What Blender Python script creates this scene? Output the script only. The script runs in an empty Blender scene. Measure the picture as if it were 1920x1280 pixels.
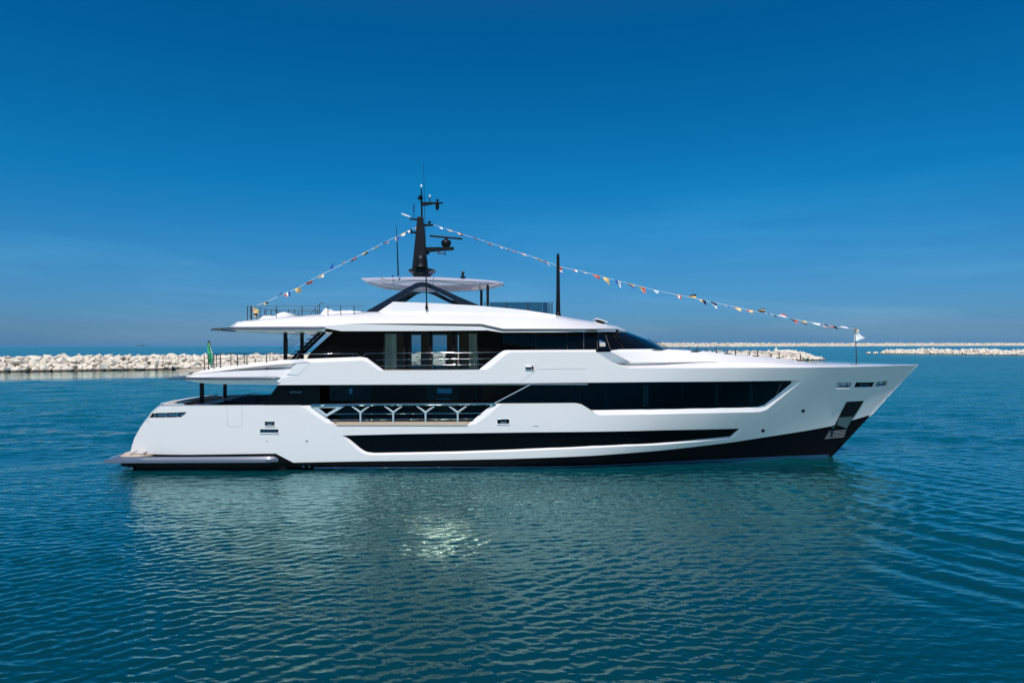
import bpy, bmesh, math, random
import numpy as np
from mathutils import Vector, Matrix, geometry
R = math.radians
random.seed(7); rng = np.random.default_rng(11)
SC = bpy.context.scene
COL = SC.collection

# ------------------------------------------------------------------ camera
CAMH, CAMD, F, ROLL, HY = 6.6, 40.2, 1280.0, 0.0013, 646.25
cam = bpy.data.cameras.new('camera'); cam.lens = 24; cam.sensor_width = 36
cam.clip_start = 0.1; cam.clip_end = 60000; cam.shift_y = (HY-640)/1920.0
camo = bpy.data.objects.new('camera', cam); COL.objects.link(camo)
camo.location = (0, -CAMD, CAMH); camo.rotation_euler = (R(90), ROLL, 0)
SC.camera = camo

# ------------------------------------------------------------------ sky, sun
SUN_EL, SUN_AZ = 59.0, 191.0        # azimuth clockwise from +Y
w = bpy.data.worlds.new('World'); SC.world = w; w.use_nodes = True
nt = w.node_tree; nt.nodes.clear()
def wn(t, **k):
    n = nt.nodes.new(t)
    for a, b in k.items(): setattr(n, a, b)
    return n
out = wn('ShaderNodeOutputWorld'); bg = wn('ShaderNodeBackground')
sky = wn('ShaderNodeTexSky', sky_type='NISHITA', sun_disc=False)
sky.sun_elevation = R(SUN_EL); sky.sun_rotation = R(SUN_AZ); sky.altitude = 0; sky.air_density = 1.0
sky.dust_density = 0.6; sky.ozone_density = 2.0
tc = wn('ShaderNodeTexCoord'); sx = wn('ShaderNodeSeparateXYZ')
rp = wn('ShaderNodeValToRGB'); mx = wn('ShaderNodeMix', data_type='RGBA', blend_type='MULTIPLY'); mx.inputs[0].default_value = 1
nt.links.new(tc.outputs['Generated'], sx.inputs[0]); nt.links.new(sx.outputs['Z'], rp.inputs[0])
cr = rp.color_ramp
SKYTINT = [(0.0, (.125, .33, .76)), (0.02, (.130, .295, .60)), (0.10, (.090, .335, .58)), (0.22, (.016, .375, .61)), (0.42, (.0015, .335, .575)), (0.6, (.10, .40, .70)), (1.0, (.3, .5, .8))]
while len(cr.elements) < len(SKYTINT): cr.elements.new(0.5)
for e, (p, c) in zip(cr.elements, SKYTINT): e.position = p; e.color = (*c, 1)
nt.links.new(sky.outputs[0], mx.inputs[6]); nt.links.new(rp.outputs[0], mx.inputs[7])
# faint thin cirrus low in the sky
mpn = wn('ShaderNodeMapping'); mpn.inputs['Scale'].default_value = (1.2, 1.2, 9); mpn.inputs['Rotation'].default_value = (0, 0.25, 0)
nz = wn('ShaderNodeTexNoise'); nz.inputs['Scale'].default_value = 2.2; nz.inputs['Detail'].default_value = 6; nz.inputs['Distortion'].default_value = .4
cr2 = wn('ShaderNodeValToRGB'); cr2.color_ramp.elements[0].position = .47; cr2.color_ramp.elements[1].position = .8
cr2.color_ramp.elements[0].color = (1, 1, 1, 1); cr2.color_ramp.elements[1].color = (1.55, 1.24, 1.13, 1)
nt.links.new(tc.outputs['Generated'], mpn.inputs[0]); nt.links.new(mpn.outputs[0], nz.inputs['Vector']); nt.links.new(nz.outputs[0], cr2.inputs[0])
mx2 = wn('ShaderNodeMix', data_type='RGBA', blend_type='MULTIPLY'); lowz = wn('ShaderNodeMapRange'); lowz.inputs['From Min'].default_value = .30; lowz.inputs['From Max'].default_value = .13
nt.links.new(sx.outputs['Z'], lowz.inputs['Value']); nt.links.new(lowz.outputs[0], mx2.inputs[0])
nt.links.new(mx.outputs[2], mx2.inputs[6]); nt.links.new(cr2.outputs[0], mx2.inputs[7])
nt.links.new(mx2.outputs[2], bg.inputs[0]); bg.inputs[1].default_value = 0.15
nt.links.new(bg.outputs[0], out.inputs[0])
sun = bpy.data.lights.new('sun', 'SUN'); sun.energy = 4.7; sun.angle = R(0.53); sun.color = (1, .945, .87)
suno = bpy.data.objects.new('sun', sun); COL.objects.link(suno)
sd = Vector((math.cos(R(SUN_EL))*math.sin(R(SUN_AZ)), math.cos(R(SUN_EL))*math.cos(R(SUN_AZ)), math.sin(R(SUN_EL))))
suno.rotation_euler = sd.to_track_quat('Z', 'Y').to_euler(); suno.location = (0, -20, 40)
SC.view_settings.view_transform = 'Standard'; SC.view_settings.look = 'None'
SC.view_settings.exposure = 0.0; SC.view_settings.gamma = 1
try:
    SC.cycles.max_bounces = 10; SC.cycles.transparent_max_bounces = 16; SC.cycles.caustics_reflective = True
    SC.cycles.sample_clamp_indirect = 35
except Exception: pass

# ------------------------------------------------------------------ helpers
def XZ(px, py, d):
    x, y = px-960.0, py-HY
    return (x-ROLL*y)*d/F, CAMH-(y+ROLL*x)*d/F
def Q(px, py, Y):
    X, Z = XZ(px, py, CAMD+Y); return Vector((X, Y, Z))

def mat(name, col=(.5, .5, .5), rough=.5, metal=0., coat=0., spec=.5, ior=1.45):
    m = bpy.data.materials.new(name); m.use_nodes = True
    b = m.node_tree.nodes['Principled BSDF']
    b.inputs['Base Color'].default_value = (*col, 1); b.inputs['Roughness'].default_value = rough
    b.inputs['Metallic'].default_value = metal; b.inputs['Coat Weight'].default_value = coat
    b.inputs['Coat Roughness'].default_value = .03; b.inputs['Specular IOR Level'].default_value = spec
    b.inputs['IOR'].default_value = ior
    return m
def N(m, t, **k):
    n = m.node_tree.nodes.new(t)
    for a, b in k.items(): setattr(n, a, b)
    return n
def L(m, a, b): m.node_tree.links.new(a, b)
def B(m): return m.node_tree.nodes['Principled BSDF']
def wavy(m, scale=.5, strength=.03, dist=.05):
    tc = N(m, 'ShaderNodeTexCoord'); n = N(m, 'ShaderNodeTexNoise'); n.inputs['Scale'].default_value = scale
    n.inputs['Detail'].default_value = 2
    bp = N(m, 'ShaderNodeBump'); bp.inputs['Strength'].default_value = strength; bp.inputs['Distance'].default_value = dist
    L(m, tc.outputs['Object'], n.inputs['Vector']); L(m, n.outputs[0], bp.inputs['Height']); L(m, bp.outputs[0], B(m).inputs['Normal'])

M = {}
M['white'] = mat('white_paint', (.695, .665, .655), .28, coat=.7); wavy(M['white'], .35, .35, .02)
M['white2'] = mat('white_panel_paint', (.71, .70, .695), .35, coat=.5)
M['grey'] = mat('grey_panel', (.33, .37, .40), .35, coat=.4)
M['lilac'] = mat('silver_lilac_paint', (.155, .17, .22), .25, metal=.35, coat=1.0)
M['black'] = mat('black_paint', (.005, .006, .008), .45, spec=.25)
M['rim'] = mat('dark_silver_rail', (.075, .085, .12), .35, metal=.1, coat=.25)
M['anti'] = mat('antifouling', (.0025, .003, .005), .5, spec=.12)
M['stripe'] = mat('blue_boot_stripe', (.02, .06, .14), .4, coat=.2)
M['navy'] = mat('navy_gloss', (.005, .009, .022), .3, coat=.3, spec=.3)
M['bar'] = mat('polished_aluminium', (.62, .57, .50), .06, metal=1)
M['steel'] = mat('polished_steel', (.55, .55, .56), .09, metal=1)
M['rail'] = mat('polished_rail', (.26, .27, .29), .07, metal=1)
M['post'] = mat('dark_post', (.03, .02, .018), .4)
M['silver'] = mat('silver_frame', (.50, .58, .62), .35, metal=.25, coat=.5)
M['glassblack'] = mat('black_window_glass', (.002, .0025, .003), .02, spec=.22)
M['screenblack'] = mat('windscreen_glass', (.002, .003, .004), .03, spec=.14)
M['dark'] = mat('dark_interior', (.005, .0055, .007), .8, spec=.2)
M['dim'] = mat('dim_furniture', (.05, .055, .07), .7)
M['greyint'] = mat('grey_lining', (.14, .16, .22), .55)
M['fabric'] = mat('white_cover_fabric', (.72, .72, .70), .9); wavy(M['fabric'], 6, .5, .04)
M['curtain'] = mat('curtain_fabric', (.62, .61, .52), .9)
M['rubber'] = mat('black_hole', (.004, .004, .004), .7)
# teak: planks by wave
m = mat('teak', (.42, .30, .2), .6); M['teak'] = m
tc = N(m, 'ShaderNodeTexCoord'); wv = N(m, 'ShaderNodeTexWave', bands_direction='Y', wave_profile='SAW'); wv.inputs['Scale'].default_value = 3.2
cr = N(m, 'ShaderNodeValToRGB'); cr.color_ramp.elements[0].color = (.12, .09, .07, 1); cr.color_ramp.elements[1].color = (.50, .40, .31, 1); cr.color_ramp.elements[1].position = .12
L(m, tc.outputs['Object'], wv.inputs['Vector']); L(m, wv.outputs[0], cr.inputs[0]); L(m, cr.outputs[0], B(m).inputs['Base Color'])
def glass(name, tint, ior=1.5):
    m = bpy.data.materials.new(name); m.use_nodes = True; m.node_tree.nodes.clear()
    o = N(m, 'ShaderNodeOutputMaterial'); t = N(m, 'ShaderNodeBsdfTransparent'); g = N(m, 'ShaderNodeBsdfGlossy'); x = N(m, 'ShaderNodeMixShader')
    fr = N(m, 'ShaderNodeFresnel'); fr.inputs[0].default_value = ior
    t.inputs[0].default_value = (*tint, 1); g.inputs['Roughness'].default_value = .01; g.inputs['Color'].default_value = (.95, .97, 1, 1)
    L(m, fr.outputs[0], x.inputs[0]); L(m, t.outputs[0], x.inputs[1]); L(m, g.outputs[0], x.inputs[2]); L(m, x.outputs[0], o.inputs[0])
    return m
M['tint'] = glass('tinted_glass', (.62, .72, .75)); M['tintdark'] = glass('dark_tinted_glass', (.38, .46, .52), 1.36)
M['paleglass'] = glass('pale_glass', (.84, .88, .87)); M['clear'] = glass('clear_glass', (.93, .95, .96)); M['screen'] = glass('screen_glass', (.42, .55, .60))

def finish(me, mats, angle=32, smooth=True):
    for m in mats: me.materials.append(m)
    if smooth:
        me.polygons.foreach_set('use_smooth', [True]*len(me.polygons))
        me.set_sharp_from_angle(angle=R(angle))
def link(name, me, parent=None):
    o = bpy.data.objects.new(name, me); COL.objects.link(o)
    if parent is not None: o.parent = parent
    return o
def tag(o, label=None, cat=None, group=None, kind=None):
    if label: o['label'] = label
    if cat: o['category'] = cat
    if group: o['group'] = group
    if kind: o['kind'] = kind
    return o
def empty(name, loc, label, cat, group=None):
    o = bpy.data.objects.new(name, None); COL.objects.link(o); o.location = loc; o.empty_display_size = .3
    return tag(o, label, cat, group)

class MB:
    """collects shapes given in world coordinates into one mesh"""
    def __init__(s): s.v = []; s.f = []; s.mi = []
    def add(s, v, f, mi=0):
        o = len(s.v); s.v += [tuple(p) for p in v]; s.f += [tuple(i+o for i in q) for q in f]; s.mi += [mi]*len(f)
    def box(s, a, b, mi=0):
        x0, y0, z0 = map(min, a, b); x1, y1, z1 = map(max, a, b)
        s.add([(x0, y0, z0), (x1, y0, z0), (x1, y1, z0), (x0, y1, z0), (x0, y0, z1), (x1, y0, z1), (x1, y1, z1), (x0, y1, z1)],
              [(0, 3, 2, 1), (4, 5, 6, 7), (0, 1, 5, 4), (1, 2, 6, 5), (2, 3, 7, 6), (3, 0, 4, 7)], mi)
    def beam(s, p, q, wy, h, mi=0):
        """box section from p to q; wy across (Y), h the other way"""
        p, q = Vector(p), Vector(q); d = (q-p).normalized(); y = Vector((0, 1, 0)); u = d.cross(y).normalized()
        if u.length < .1: u = Vector((1, 0, 0))
        y = u.cross(d).normalized(); v = []
        for c in (p, q):
            for a, b in ((-1, -1), (1, -1), (1, 1), (-1, 1)): v.append(c+y*wy/2*a+u*h/2*b)
        s.add(v, [(0, 3, 2, 1), (4, 5, 6, 7), (0, 1, 5, 4), (1, 2, 6, 5), (2, 3, 7, 6), (3, 0, 4, 7)], mi)
    def tube(s, pts, r, n=8, mi=0, closed=False):
        pts = [Vector(p) for p in pts]; rs = r if isinstance(r, (list, tuple)) else [r]*len(pts)
        base = len(s.v); prev = None
        for i, p in enumerate(pts):
            d = (pts[min(i+1, len(pts)-1)]-pts[max(i-1, 0)]).normalized()
            a = Vector((0, 0, 1)) if abs(d.z) < .9 else Vector((1, 0, 0))
            u = d.cross(a).normalized(); w_ = d.cross(u).normalized()
            for k in range(n):
                t = 2*math.pi*k/n; s.v.append(tuple(p+(u*math.cos(t)+w_*math.sin(t))*rs[i]))
        for i in range(len(pts)-1):
            for k in range(n):
                a = base+i*n+k; b = base+i*n+(k+1) % n; s.f.append((a, b, b+n, a+n)); s.mi.append(mi)
        s.f.append(tuple(base+k for k in range(n))[::-1]); s.mi.append(mi)
        e = base+(len(pts)-1)*n; s.f.append(tuple(e+k for k in range(n))); s.mi.append(mi)
    def lathe(s, c, prof, n=24, mi=0, sx=1, sy=1):
        """prof: list (r, z) about vertical axis at c"""
        c = Vector(c); base = len(s.v)
        for r_, z in prof:
            for k in range(n):
                t = 2*math.pi*k/n; s.v.append((c.x+r_*sx*math.cos(t), c.y+r_*sy*math.sin(t), c.z+z))
        for i in range(len(prof)-1):
            for k in range(n):
                a = base+i*n+k; b = base+i*n+(k+1) % n; s.f.append((a, b, b+n, a+n)); s.mi.append(mi)
        s.f.append(tuple(base+k for k in range(n))[::-1]); s.mi.append(mi)
        e = base+(len(prof)-1)*n; s.f.append(tuple(e+k for k in range(n))); s.mi.append(mi)
    def prism(s, poly, y0, y1, mi=0):
        """poly in world (X,Z); extruded from Y=y0 to y1"""
        n = len(poly); tri = geometry.tessellate_polygon([[Vector((p[0], p[1], 0)) for p in poly]])
        v = [(p[0], y0, p[1]) for p in poly]+[(p[0], y1, p[1]) for p in poly]
        s.add(v, [tuple(t) for t in tri]+[tuple(i+n for i in t)[::-1] for t in tri]+[(i, (i+1) % n, (i+1) % n+n, i+n) for i in range(n)], mi)
    def plate(s, poly, z0, z1, mi=0):
        n = len(poly); tri = geometry.tessellate_polygon([[Vector((p[0], p[1], 0)) for p in poly]])
        v = [(p[0], p[1], z0) for p in poly]+[(p[0], p[1], z1) for p in poly]
        s.add(v, [tuple(t) for t in tri]+[tuple(i+n for i in t)[::-1] for t in tri]+[(i, (i+1) % n, (i+1) % n+n, i+n) for i in range(n)], mi)
    def loft(s, rows, sub=1, mi=0):
        """rows: lists of equal length of 3-D points; sub = points added per segment along the row"""
        rr = []
        for r_ in rows:
            q = []
            for a, b in zip(r_[:-1], r_[1:]):
                for k in range(sub): q.append(Vector(a).lerp(Vector(b), k/sub))
            q.append(Vector(r_[-1])); rr.append(q)
        n = len(rr[0]); base = len(s.v)
        for q in rr: s.v += [tuple(p) for p in q]
        for i in range(len(rr)-1):
            for k in range(n-1):
                a = base+i*n+k; s.f.append((a, a+1, a+n+1, a+n)); s.mi.append(mi)
    def mirror(s):
        n = len(s.v); s.half = (n, len(s.f)); s.v += [(x, -y, z) for x, y, z in s.v]
        s.f += [tuple(i+n for i in q)[::-1] for q in s.f]; s.mi += list(s.mi)
    def build(s, name, mats, parent=None, angle=32, bevel=0, weld=True, smooth=True):
        if not isinstance(mats, (list, tuple)): mats = [mats]
        if getattr(s, 'half', None) and name not in JOIN:
            n_, f_ = s.half; far = None
            if name in FARSET:
                far = MB(); far.v = s.v[n_:]; far.f = [tuple(i-n_ for i in q) for q in s.f[f_:]]; far.mi = s.mi[f_:]
            s.v = s.v[:n_]; s.f = s.f[:f_]; s.mi = s.mi[:f_]; s.half = None
            if far: far.build(name, mats, parent, angle, bevel, weld, smooth)
        me = bpy.data.meshes.new(name)
        off = Vector(parent.matrix_world.translation) if (parent is not None) else Vector((0, 0, 0))
        if parent is not None: off = Vector(LOC.get(parent.name, (0, 0, 0)))
        me.from_pydata([(x-off.x, y-off.y, z-off.z) for x, y, z in s.v], [], s.f)
        me.polygons.foreach_set('material_index', s.mi)
        bm = bmesh.new(); bm.from_mesh(me)
        if weld: bmesh.ops.remove_doubles(bm, verts=bm.verts, dist=.0008)
        bmesh.ops.dissolve_degenerate(bm, edges=bm.edges, dist=.0005)
        bmesh.ops.recalc_face_normals(bm, faces=bm.faces)
        bm.to_mesh(me); bm.free()
        finish(me, mats, angle, smooth)
        o = link(name, me, parent)
        if bevel:
            b = o.modifiers.new('bevel', 'BEVEL'); b.width = bevel; b.segments = 2; b.limit_method = 'ANGLE'; b.angle_limit = R(40)
        return o
LOC = {}
JOIN = {'hull', 'transom', 'foredeck', 'sundeck', 'hardtop', 'deck_bulwark', 'deck_soffit', 'sundeck_soffit', 'hull_bottom', 'stern_capping', 'aft_rail'}
FARSET = {'pillar', 'coaming', 'deck_rail', 'foredeck_rail', 'bulwark_panel'}

# ------------------------------------------------------------------ hull form (half breadth)
def pchip(xs, ys, x):
    xs = np.array(xs, float); ys = np.array(ys, float); h = np.diff(xs); dl = np.diff(ys)/h
    m = np.zeros(len(xs)); m[0] = dl[0]; m[-1] = dl[-1]
    for i in range(1, len(xs)-1):
        if dl[i-1]*dl[i] > 0:
            w1 = 2*h[i]+h[i-1]; w2 = h[i]+2*h[i-1]; m[i] = (w1+w2)/(w1/dl[i-1]+w2/dl[i])
    x = min(max(x, xs[0]), xs[-1]); i = min(int(np.searchsorted(xs, x, side='right'))-1, len(xs)-2); i = max(i, 0)
    t = (x-xs[i])/h[i]
    return ((1+2*t)*(1-t)**2*ys[i]+t*(1-t)**2*h[i]*m[i]+t*t*(3-2*t)*ys[i+1]+t*t*(t-1)*h[i]*m[i+1])
def xstem(z):
    z = max(z, -1.2); return 18.84+5.09*(z/5.42) if z > 0 else 18.84+z*1.1
SHEER = ([0, .50, .626, .752, .846, .924, .97, 1], [4.2, 4.2, 3.95, 3.25, 2.35, 1.3, .55, 0])
WLINE = ([0, .34, .607, .797, .9, 1], [3.8, 3.45, 2.3, 1.12, .52, 0])
def hb(X, Z):
    z = min(max(Z, 0.0), 5.42); xs = xstem(min(Z, 5.42)); t = (X+8)/(xs+8)
    bs = pchip(*SHEER, t); bw = pchip(*WLINE, t)
    tt = min(max((t-.36)/.52, 0), 1); tt = tt*tt*(3-2*tt); a = .13+.92*tt
    b = bw+(bs-bw)*(z/5.42)**a
    if X < -16.5: b -= .045*(-16.5-X)**2          # stern quarters tuck in
    if Z < 0: b *= max(0.15, 1+Z*.35)
    return max(b, 0.0)
def hsolve(px, py, fn=hb, inset=0.):
    d = CAMD-4.0
    for _ in range(40):
        X, Z = XZ(px, py, d); dn = CAMD-(fn(X, Z)-inset)
        if abs(dn-d) < 1e-5: break
        d = d*.4+dn*.6
    X, Z = XZ(px, py, d); return X, Z
def hp(px, py, inset=0., fn=hb):
    X, Z = hsolve(px, py, fn, inset); return Vector((X, -(fn(X, Z)-inset), Z))
def rnd(pts, r=2.0, n=3, skip=()):
    """round the corners of an open/closed pixel polygon a little"""
    o = []; k = len(pts)
    for i, p in enumerate(pts):
        if i in skip: o.append(p); continue
        a = Vector(pts[i-1]); b = Vector(p); c = Vector(pts[(i+1) % k])
        ra = min(r, (a-b).length*.4); rc = min(r, (c-b).length*.4)
        if ra < .05 or rc < .05: o.append(p); continue
        pa = b+(a-b).normalized()*ra; pc = b+(c-b).normalized()*rc
        for j in range(n+1):
            t = j/n; o.append(tuple(pa*(1-t)**2+b*2*t*(1-t)+pc*t*t))
    return o
def panel(mb, pts, holes=(), fn=hb, inset=0., th=.1, cut=.55, mi=0, mirror=True):
    """a sheet that follows the hull surface inside an outline traced on it, given thickness"""
    def conv(q): return [Vector((*hsolve(a, b, fn, inset), 0)) for a, b in q]
    loops = [conv(pts)]+[conv(h) for h in holes]
    flat = [v for l in loops for v in l]
    tri = geometry.tessellate_polygon(loops)
    bm = bmesh.new(); vs = [bm.verts.new((v.x, 0, v.y)) for v in flat]
    for t in tri:
        try: bm.faces.new([vs[i] for i in t])
        except ValueError: pass
    bmesh.ops.recalc_face_normals(bm, faces=bm.faces)
    xs = [v.x for v in flat]; zs = [v.y for v in flat]
    if cut:
        x = math.floor(min(xs)/cut)*cut+cut
        while x < max(xs):
            bmesh.ops.bisect_plane(bm, geom=bm.verts[:]+bm.edges[:]+bm.faces[:], plane_co=(x, 0, 0), plane_no=(1, 0, 0), dist=1e-5)
            x += cut if x < 6 else cut*.5 if x < 16 else cut*.2
        z = math.floor(min(zs)/cut)*cut+cut
        while z < max(zs):
            bmesh.ops.bisect_plane(bm, geom=bm.verts[:]+bm.edges[:]+bm.faces[:], plane_co=(0, 0, z), plane_no=(0, 0, 1), dist=1e-5)
            z += cut*.3
    bm.verts.index_update(); n = len(bm.verts)
    V = [v.co.copy() for v in bm.verts]; Fc = [[v.index for v in f.verts] for f in bm.faces]
    bed = [[v.index for v in e.verts] for e in bm.edges if len(e.link_faces) == 1]
    bm.free()
    front = [(v.x, -(fn(v.x, v.z)-inset), v.z) for v in V]
    back = [(v.x, -max(fn(v.x, v.z)-inset-th, 0.0), v.z) for v in V]
    f = [tuple(q) for q in Fc]+[tuple(i+n for i in q)[::-1] for q in Fc]+[(a, b, b+n, a+n) for a, b in bed]
    s0 = len(mb.v); mb.add(front+back, f, mi)
    if mirror:
        q = mb.v[s0:]; mb.add([(x, -y, z) for x, y, z in q], [g[::-1] for g in f], mi)
def strip(mb, A, Bp, ia, ib, fn=hb, mi=0, sub=3, mirror=True):
    ra = []; rb = []
    for P, ins, o in ((A, ia, ra), (Bp, ib, rb)):
        for a, b in zip(P[:-1], P[1:]):
            for k in range(sub): o.append(hp(a[0]+(b[0]-a[0])*k/sub, a[1]+(b[1]-a[1])*k/sub, ins, fn))
        o.append(hp(*P[-1], ins, fn))
    s0 = len(mb.v); f0 = len(mb.f); mb.loft([ra, rb], 1, mi)
    if mirror:
        q = mb.v[s0:]; ff = [tuple(i-s0 for i in g)[::-1] for g in mb.f[f0:]]
        mb.add([(x, -y, z) for x, y, z in q], ff, mi)
def C(v): return lambda X, Z: v

# ------------------------------------------------------------------ the yacht
Y0 = empty('motor_yacht', (0, 0, 0), 'long white three-deck motor yacht with black glass bands and a dark mast', 'yacht')
def clipx(poly, x0, x1):
    def half(p, x, keep):
        o = []
        for i in range(len(p)):
            a, b = p[i-1], p[i]; ia, ib = keep(a[0], x), keep(b[0], x)
            if ia != ib:
                t = (x-a[0])/(b[0]-a[0]); o.append((x, a[1]+t*(b[1]-a[1])))
            if ib: o.append(b)
        return o
    p = half(poly, x0, lambda a, x: a >= x)
    return half(p, x1, lambda a, x: a <= x) if p else p
def panes(name, poly, cuts, fn, inset, th, mts, parent=Y0, gap=.25, mirror=False, cut=.8):
    xs = [min(p[0] for p in poly)-1]+list(cuts)+[max(p[0] for p in poly)+1]
    for i, (a, b) in enumerate(zip(xs[:-1], xs[1:])):
        q = clipx(poly, a+(gap/2 if i else 0), b-(gap/2 if i < len(cuts) else 0))
        if len(q) < 3: continue
        mb = MB(); panel(mb, q, fn=fn, inset=inset, th=th, cut=cut, mirror=mirror)
        mb.build(name, mts[i] if isinstance(mts, list) else mts, parent)

LOWWIN_O = [(640, 816), (669.7, 843), (679, 849), (687, 851.9), (702, 853), (850, 850), (952, 846.5), (1109, 839.5), (1240, 833.6), (1373, 821.6), (1393.6, 803.6), (1393.4, 802.8), (1240, 806.2), (1000, 810), (760, 813.3)]
LOWWIN_I = [(646, 815), (674, 838.4), (682, 844), (689, 847), (702.5, 848.7), (850, 846), (952, 842.6), (1109, 835.6), (1240, 829.9), (1369, 817.8), (1385.6, 803.6), (1385.4, 802.9), (1240, 806.2), (1000, 810), (760, 813.3)]
BOOT = [(1636, 776.3), (1600, 787), (1557, 799), (1510, 807.5), (1462, 815), (1375, 828.5), (1287, 839), (1240, 844), (1109, 854), (952, 860), (796, 863), (660, 864.7), (550, 866.9)]
STERN = [(244, 849.5), (247.5, 835), (252, 821), (259, 808.6), (263, 801.6), (271.4, 790), (278.4, 782), (284, 774.5), (295, 765.5), (304, 760.6)]
H = STERN+[(430, 760.2), (478, 760), (563.6, 760), (597.5, 784), (612, 793), (627, 794.5), (631, 797.5), (637, 798.6), (866, 797.3), (878, 797), (889.6, 795.5), (912, 781), (940.4, 756.2),
     (1074, 755.3), (1082, 755.8), (1090, 758), (1108, 769), (1118, 775.5), (1124, 778), (1240, 776.5), (1415, 772.6), (1426, 771.6), (1438, 767.6), (1503, 714.5), (1503, 713),
     (1240, 715.7), (1000, 718), (760, 720.2), (521.5, 721.6), (533.5, 708), (558, 702.7), (582, 679.6), (679, 675.6), (687.5, 678.5), (711, 695),
     (912, 692.8), (918, 690), (948.7, 664.5), (953, 661.5), (962, 660.3), (1117.5, 659.6), (1151, 680.6), (1158, 684.5), (1180, 690), (1280, 690), (1400, 689.4), (1500, 688.9), (1606, 687.4), (1680, 685.2), (1721.5, 683.7)]+BOOT+[(517, 849.9)]
mb = MB()
side_window = [(285.5, 774.2), (350, 772.2), (347, 776), (339, 781.8), (279.5, 782.8)]
fair = [(496.5, 790.3), (515, 790.3), (515, 797.8), (496.5, 797.8)]; fair2 = [(932.5, 785.5), (955, 785.3), (954.5, 794.5), (933, 794.7)]
vent = [(487.5, 804.5), (522, 804.5), (522, 811), (487.5, 811)]
BOWCHOCKS = [[(1569, 716.6), (1596.5, 716.8), (1595.5, 722), (1592, 727.2), (1566.6, 727.2)], [(1605.3, 716.6), (1640, 716.4), (1635.5, 725), (1601, 725.6)], [(1643.5, 715.6), (1664, 713.6), (1661.5, 722.2), (1640, 724)]]
anchor_hole = [(1587.5, 753), (1620.3, 751.2), (1596, 787.9), (1589, 800), (1563, 801.2), (1572, 783)]
holes = [LOWWIN_O, side_window[:1]+side_window[1:], fair, fair2, vent]+BOWCHOCKS
panel(mb, H, holes=holes, th=.09)
# chamfered edges round the openings
n = 11; strip(mb, LOWWIN_O[:n+1], LOWWIN_I[:n+1], 0, .13, sub=2)
strip(mb, [(563.6, 760), (597.5, 784), (612, 793), (627, 794.5)], [(581, 759.6), (604, 776.5), (626, 793), (628, 794)], 0, .14)
strip(mb, [(872, 797.2), (889.6, 795.5), (912, 781), (940.4, 756.2)], [(871, 797), (879.5, 793.4), (902, 775), (925, 756.3)], 0, .14)
strip(mb, [(1108, 769), (1118, 775.5), (1124, 778), (1240, 776.5), (1415, 772.6), (1426, 771.6), (1438, 767.6), (1460, 749.5), (1503, 714.5), (1503, 713)],
      [(1107.5, 768.5), (1112, 768.6), (1125, 768.5), (1240, 766.8), (1410, 763.2), (1421, 762.3), (1433, 759), (1454.5, 742.3), (1484, 718), (1484, 714)], 0, .20)
strip(mb, [(1074, 755.3), (1082, 755.8), (1090, 758), (1108, 769)], [(1074, 755), (1082, 755.4), (1090.4, 757.4), (1108.4, 768.3)], 0, .14)
# upper bulwark bevel: outer crease to capping
UCR = [(582, 679.6), (679, 675.6), (687.5, 678.5), (711, 695)]; UCT = [(560, 673.2), (676, 669), (688, 671), (720, 694.4)]
strip(mb, UCR, UCT, 0, .17); 
strip(mb, [(912, 692.8), (918, 690), (948.7, 664.5), (953, 661.5), (962, 660.3), (1040, 659.8), (1117.5, 659.6)], [(898.7, 692.4), (902, 689.5), (937.5, 661), (943.7, 657.3), (950, 656.2), (1040, 655.7), (1117, 655.3)], 0, .2)
strip(mb, [(711, 695), (912, 692.8)], [(720, 694.4), (899, 692.4)], 0, .2)
strip(mb, UCT, [(560, 672.9), (676, 668.7), (688.5, 670.6), (721, 694.1)], .17, .5, mirror=True)
# aft bulwark capping (bright, rounded) on the main deck
strip(mb, [(304, 760.6), (430, 760.2), (478, 760), (563.6, 760)], [(304.5, 759.4), (430, 759), (478, 758.9), (565, 758.8)], 0, .22)
mb.tube([Vector((xstem(z)-.02, 0, z)) for z in np.linspace(2.35, 5.40, 8)], .022, 8)
hull = mb.build('hull', M['white'], Y0, angle=28)

# transom across the stern, curved in plan
mb = MB(); rows = []
for (px, py), bulge in zip(STERN, [.8, .8, .82, .85, .88, .92, .95, 1.0, 1.05, 1.1]):
    p = hp(px, py); r_ = []
    for k in range(13):
        t = -1+2*k/12; r_.append((p.x-bulge*(1-abs(t)**2.4), -p.y*t, p.z))
    rows.append(r_)
mb.loft(rows); tr = mb.build('transom', M['white'], Y0)

# topside above the sheer crease forward: swage, recess, foredeck bulwark
mb = MB()
lw = [(1151, 680.6), (1158, 684.5), (1180, 690), (1240, 690.2), (1307, 689.9), (1368, 689.6), (1420, 689.3), (1462, 689.1), (1500, 688.9), (1530, 688.5), (1606, 687.4), (1680, 685.2), (1721.5, 683.7)]
lo = [(1151.5, 680.2), (1159, 683.4), (1180, 688), (1240, 686.5), (1307, 681), (1368, 678.2), (1420, 679.6), (1462, 681.5), (1500, 683.5), (1530, 685), (1606, 685.6), (1680, 684.6), (1721.6, 683.5)]
gi = [(1152, 680), (1164, 681.5), (1181, 684.2), (1240, 682.6), (1307, 679.4), (1368, 677.9), (1420, 679.3), (1462, 681.2), (1500, 683.2), (1530, 684.7), (1606, 685.3), (1680, 684.4), (1721.7, 683.4)]
gt = [(1151, 679.5), (1168, 679.4), (1181, 678.9), (1240, 678.9), (1307, 678.3), (1368, 677.5), (1420, 678.6), (1462, 680.4), (1500, 682.6), (1530, 684.2), (1606, 685), (1680, 684.3), (1721.7, 683.35)]
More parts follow.
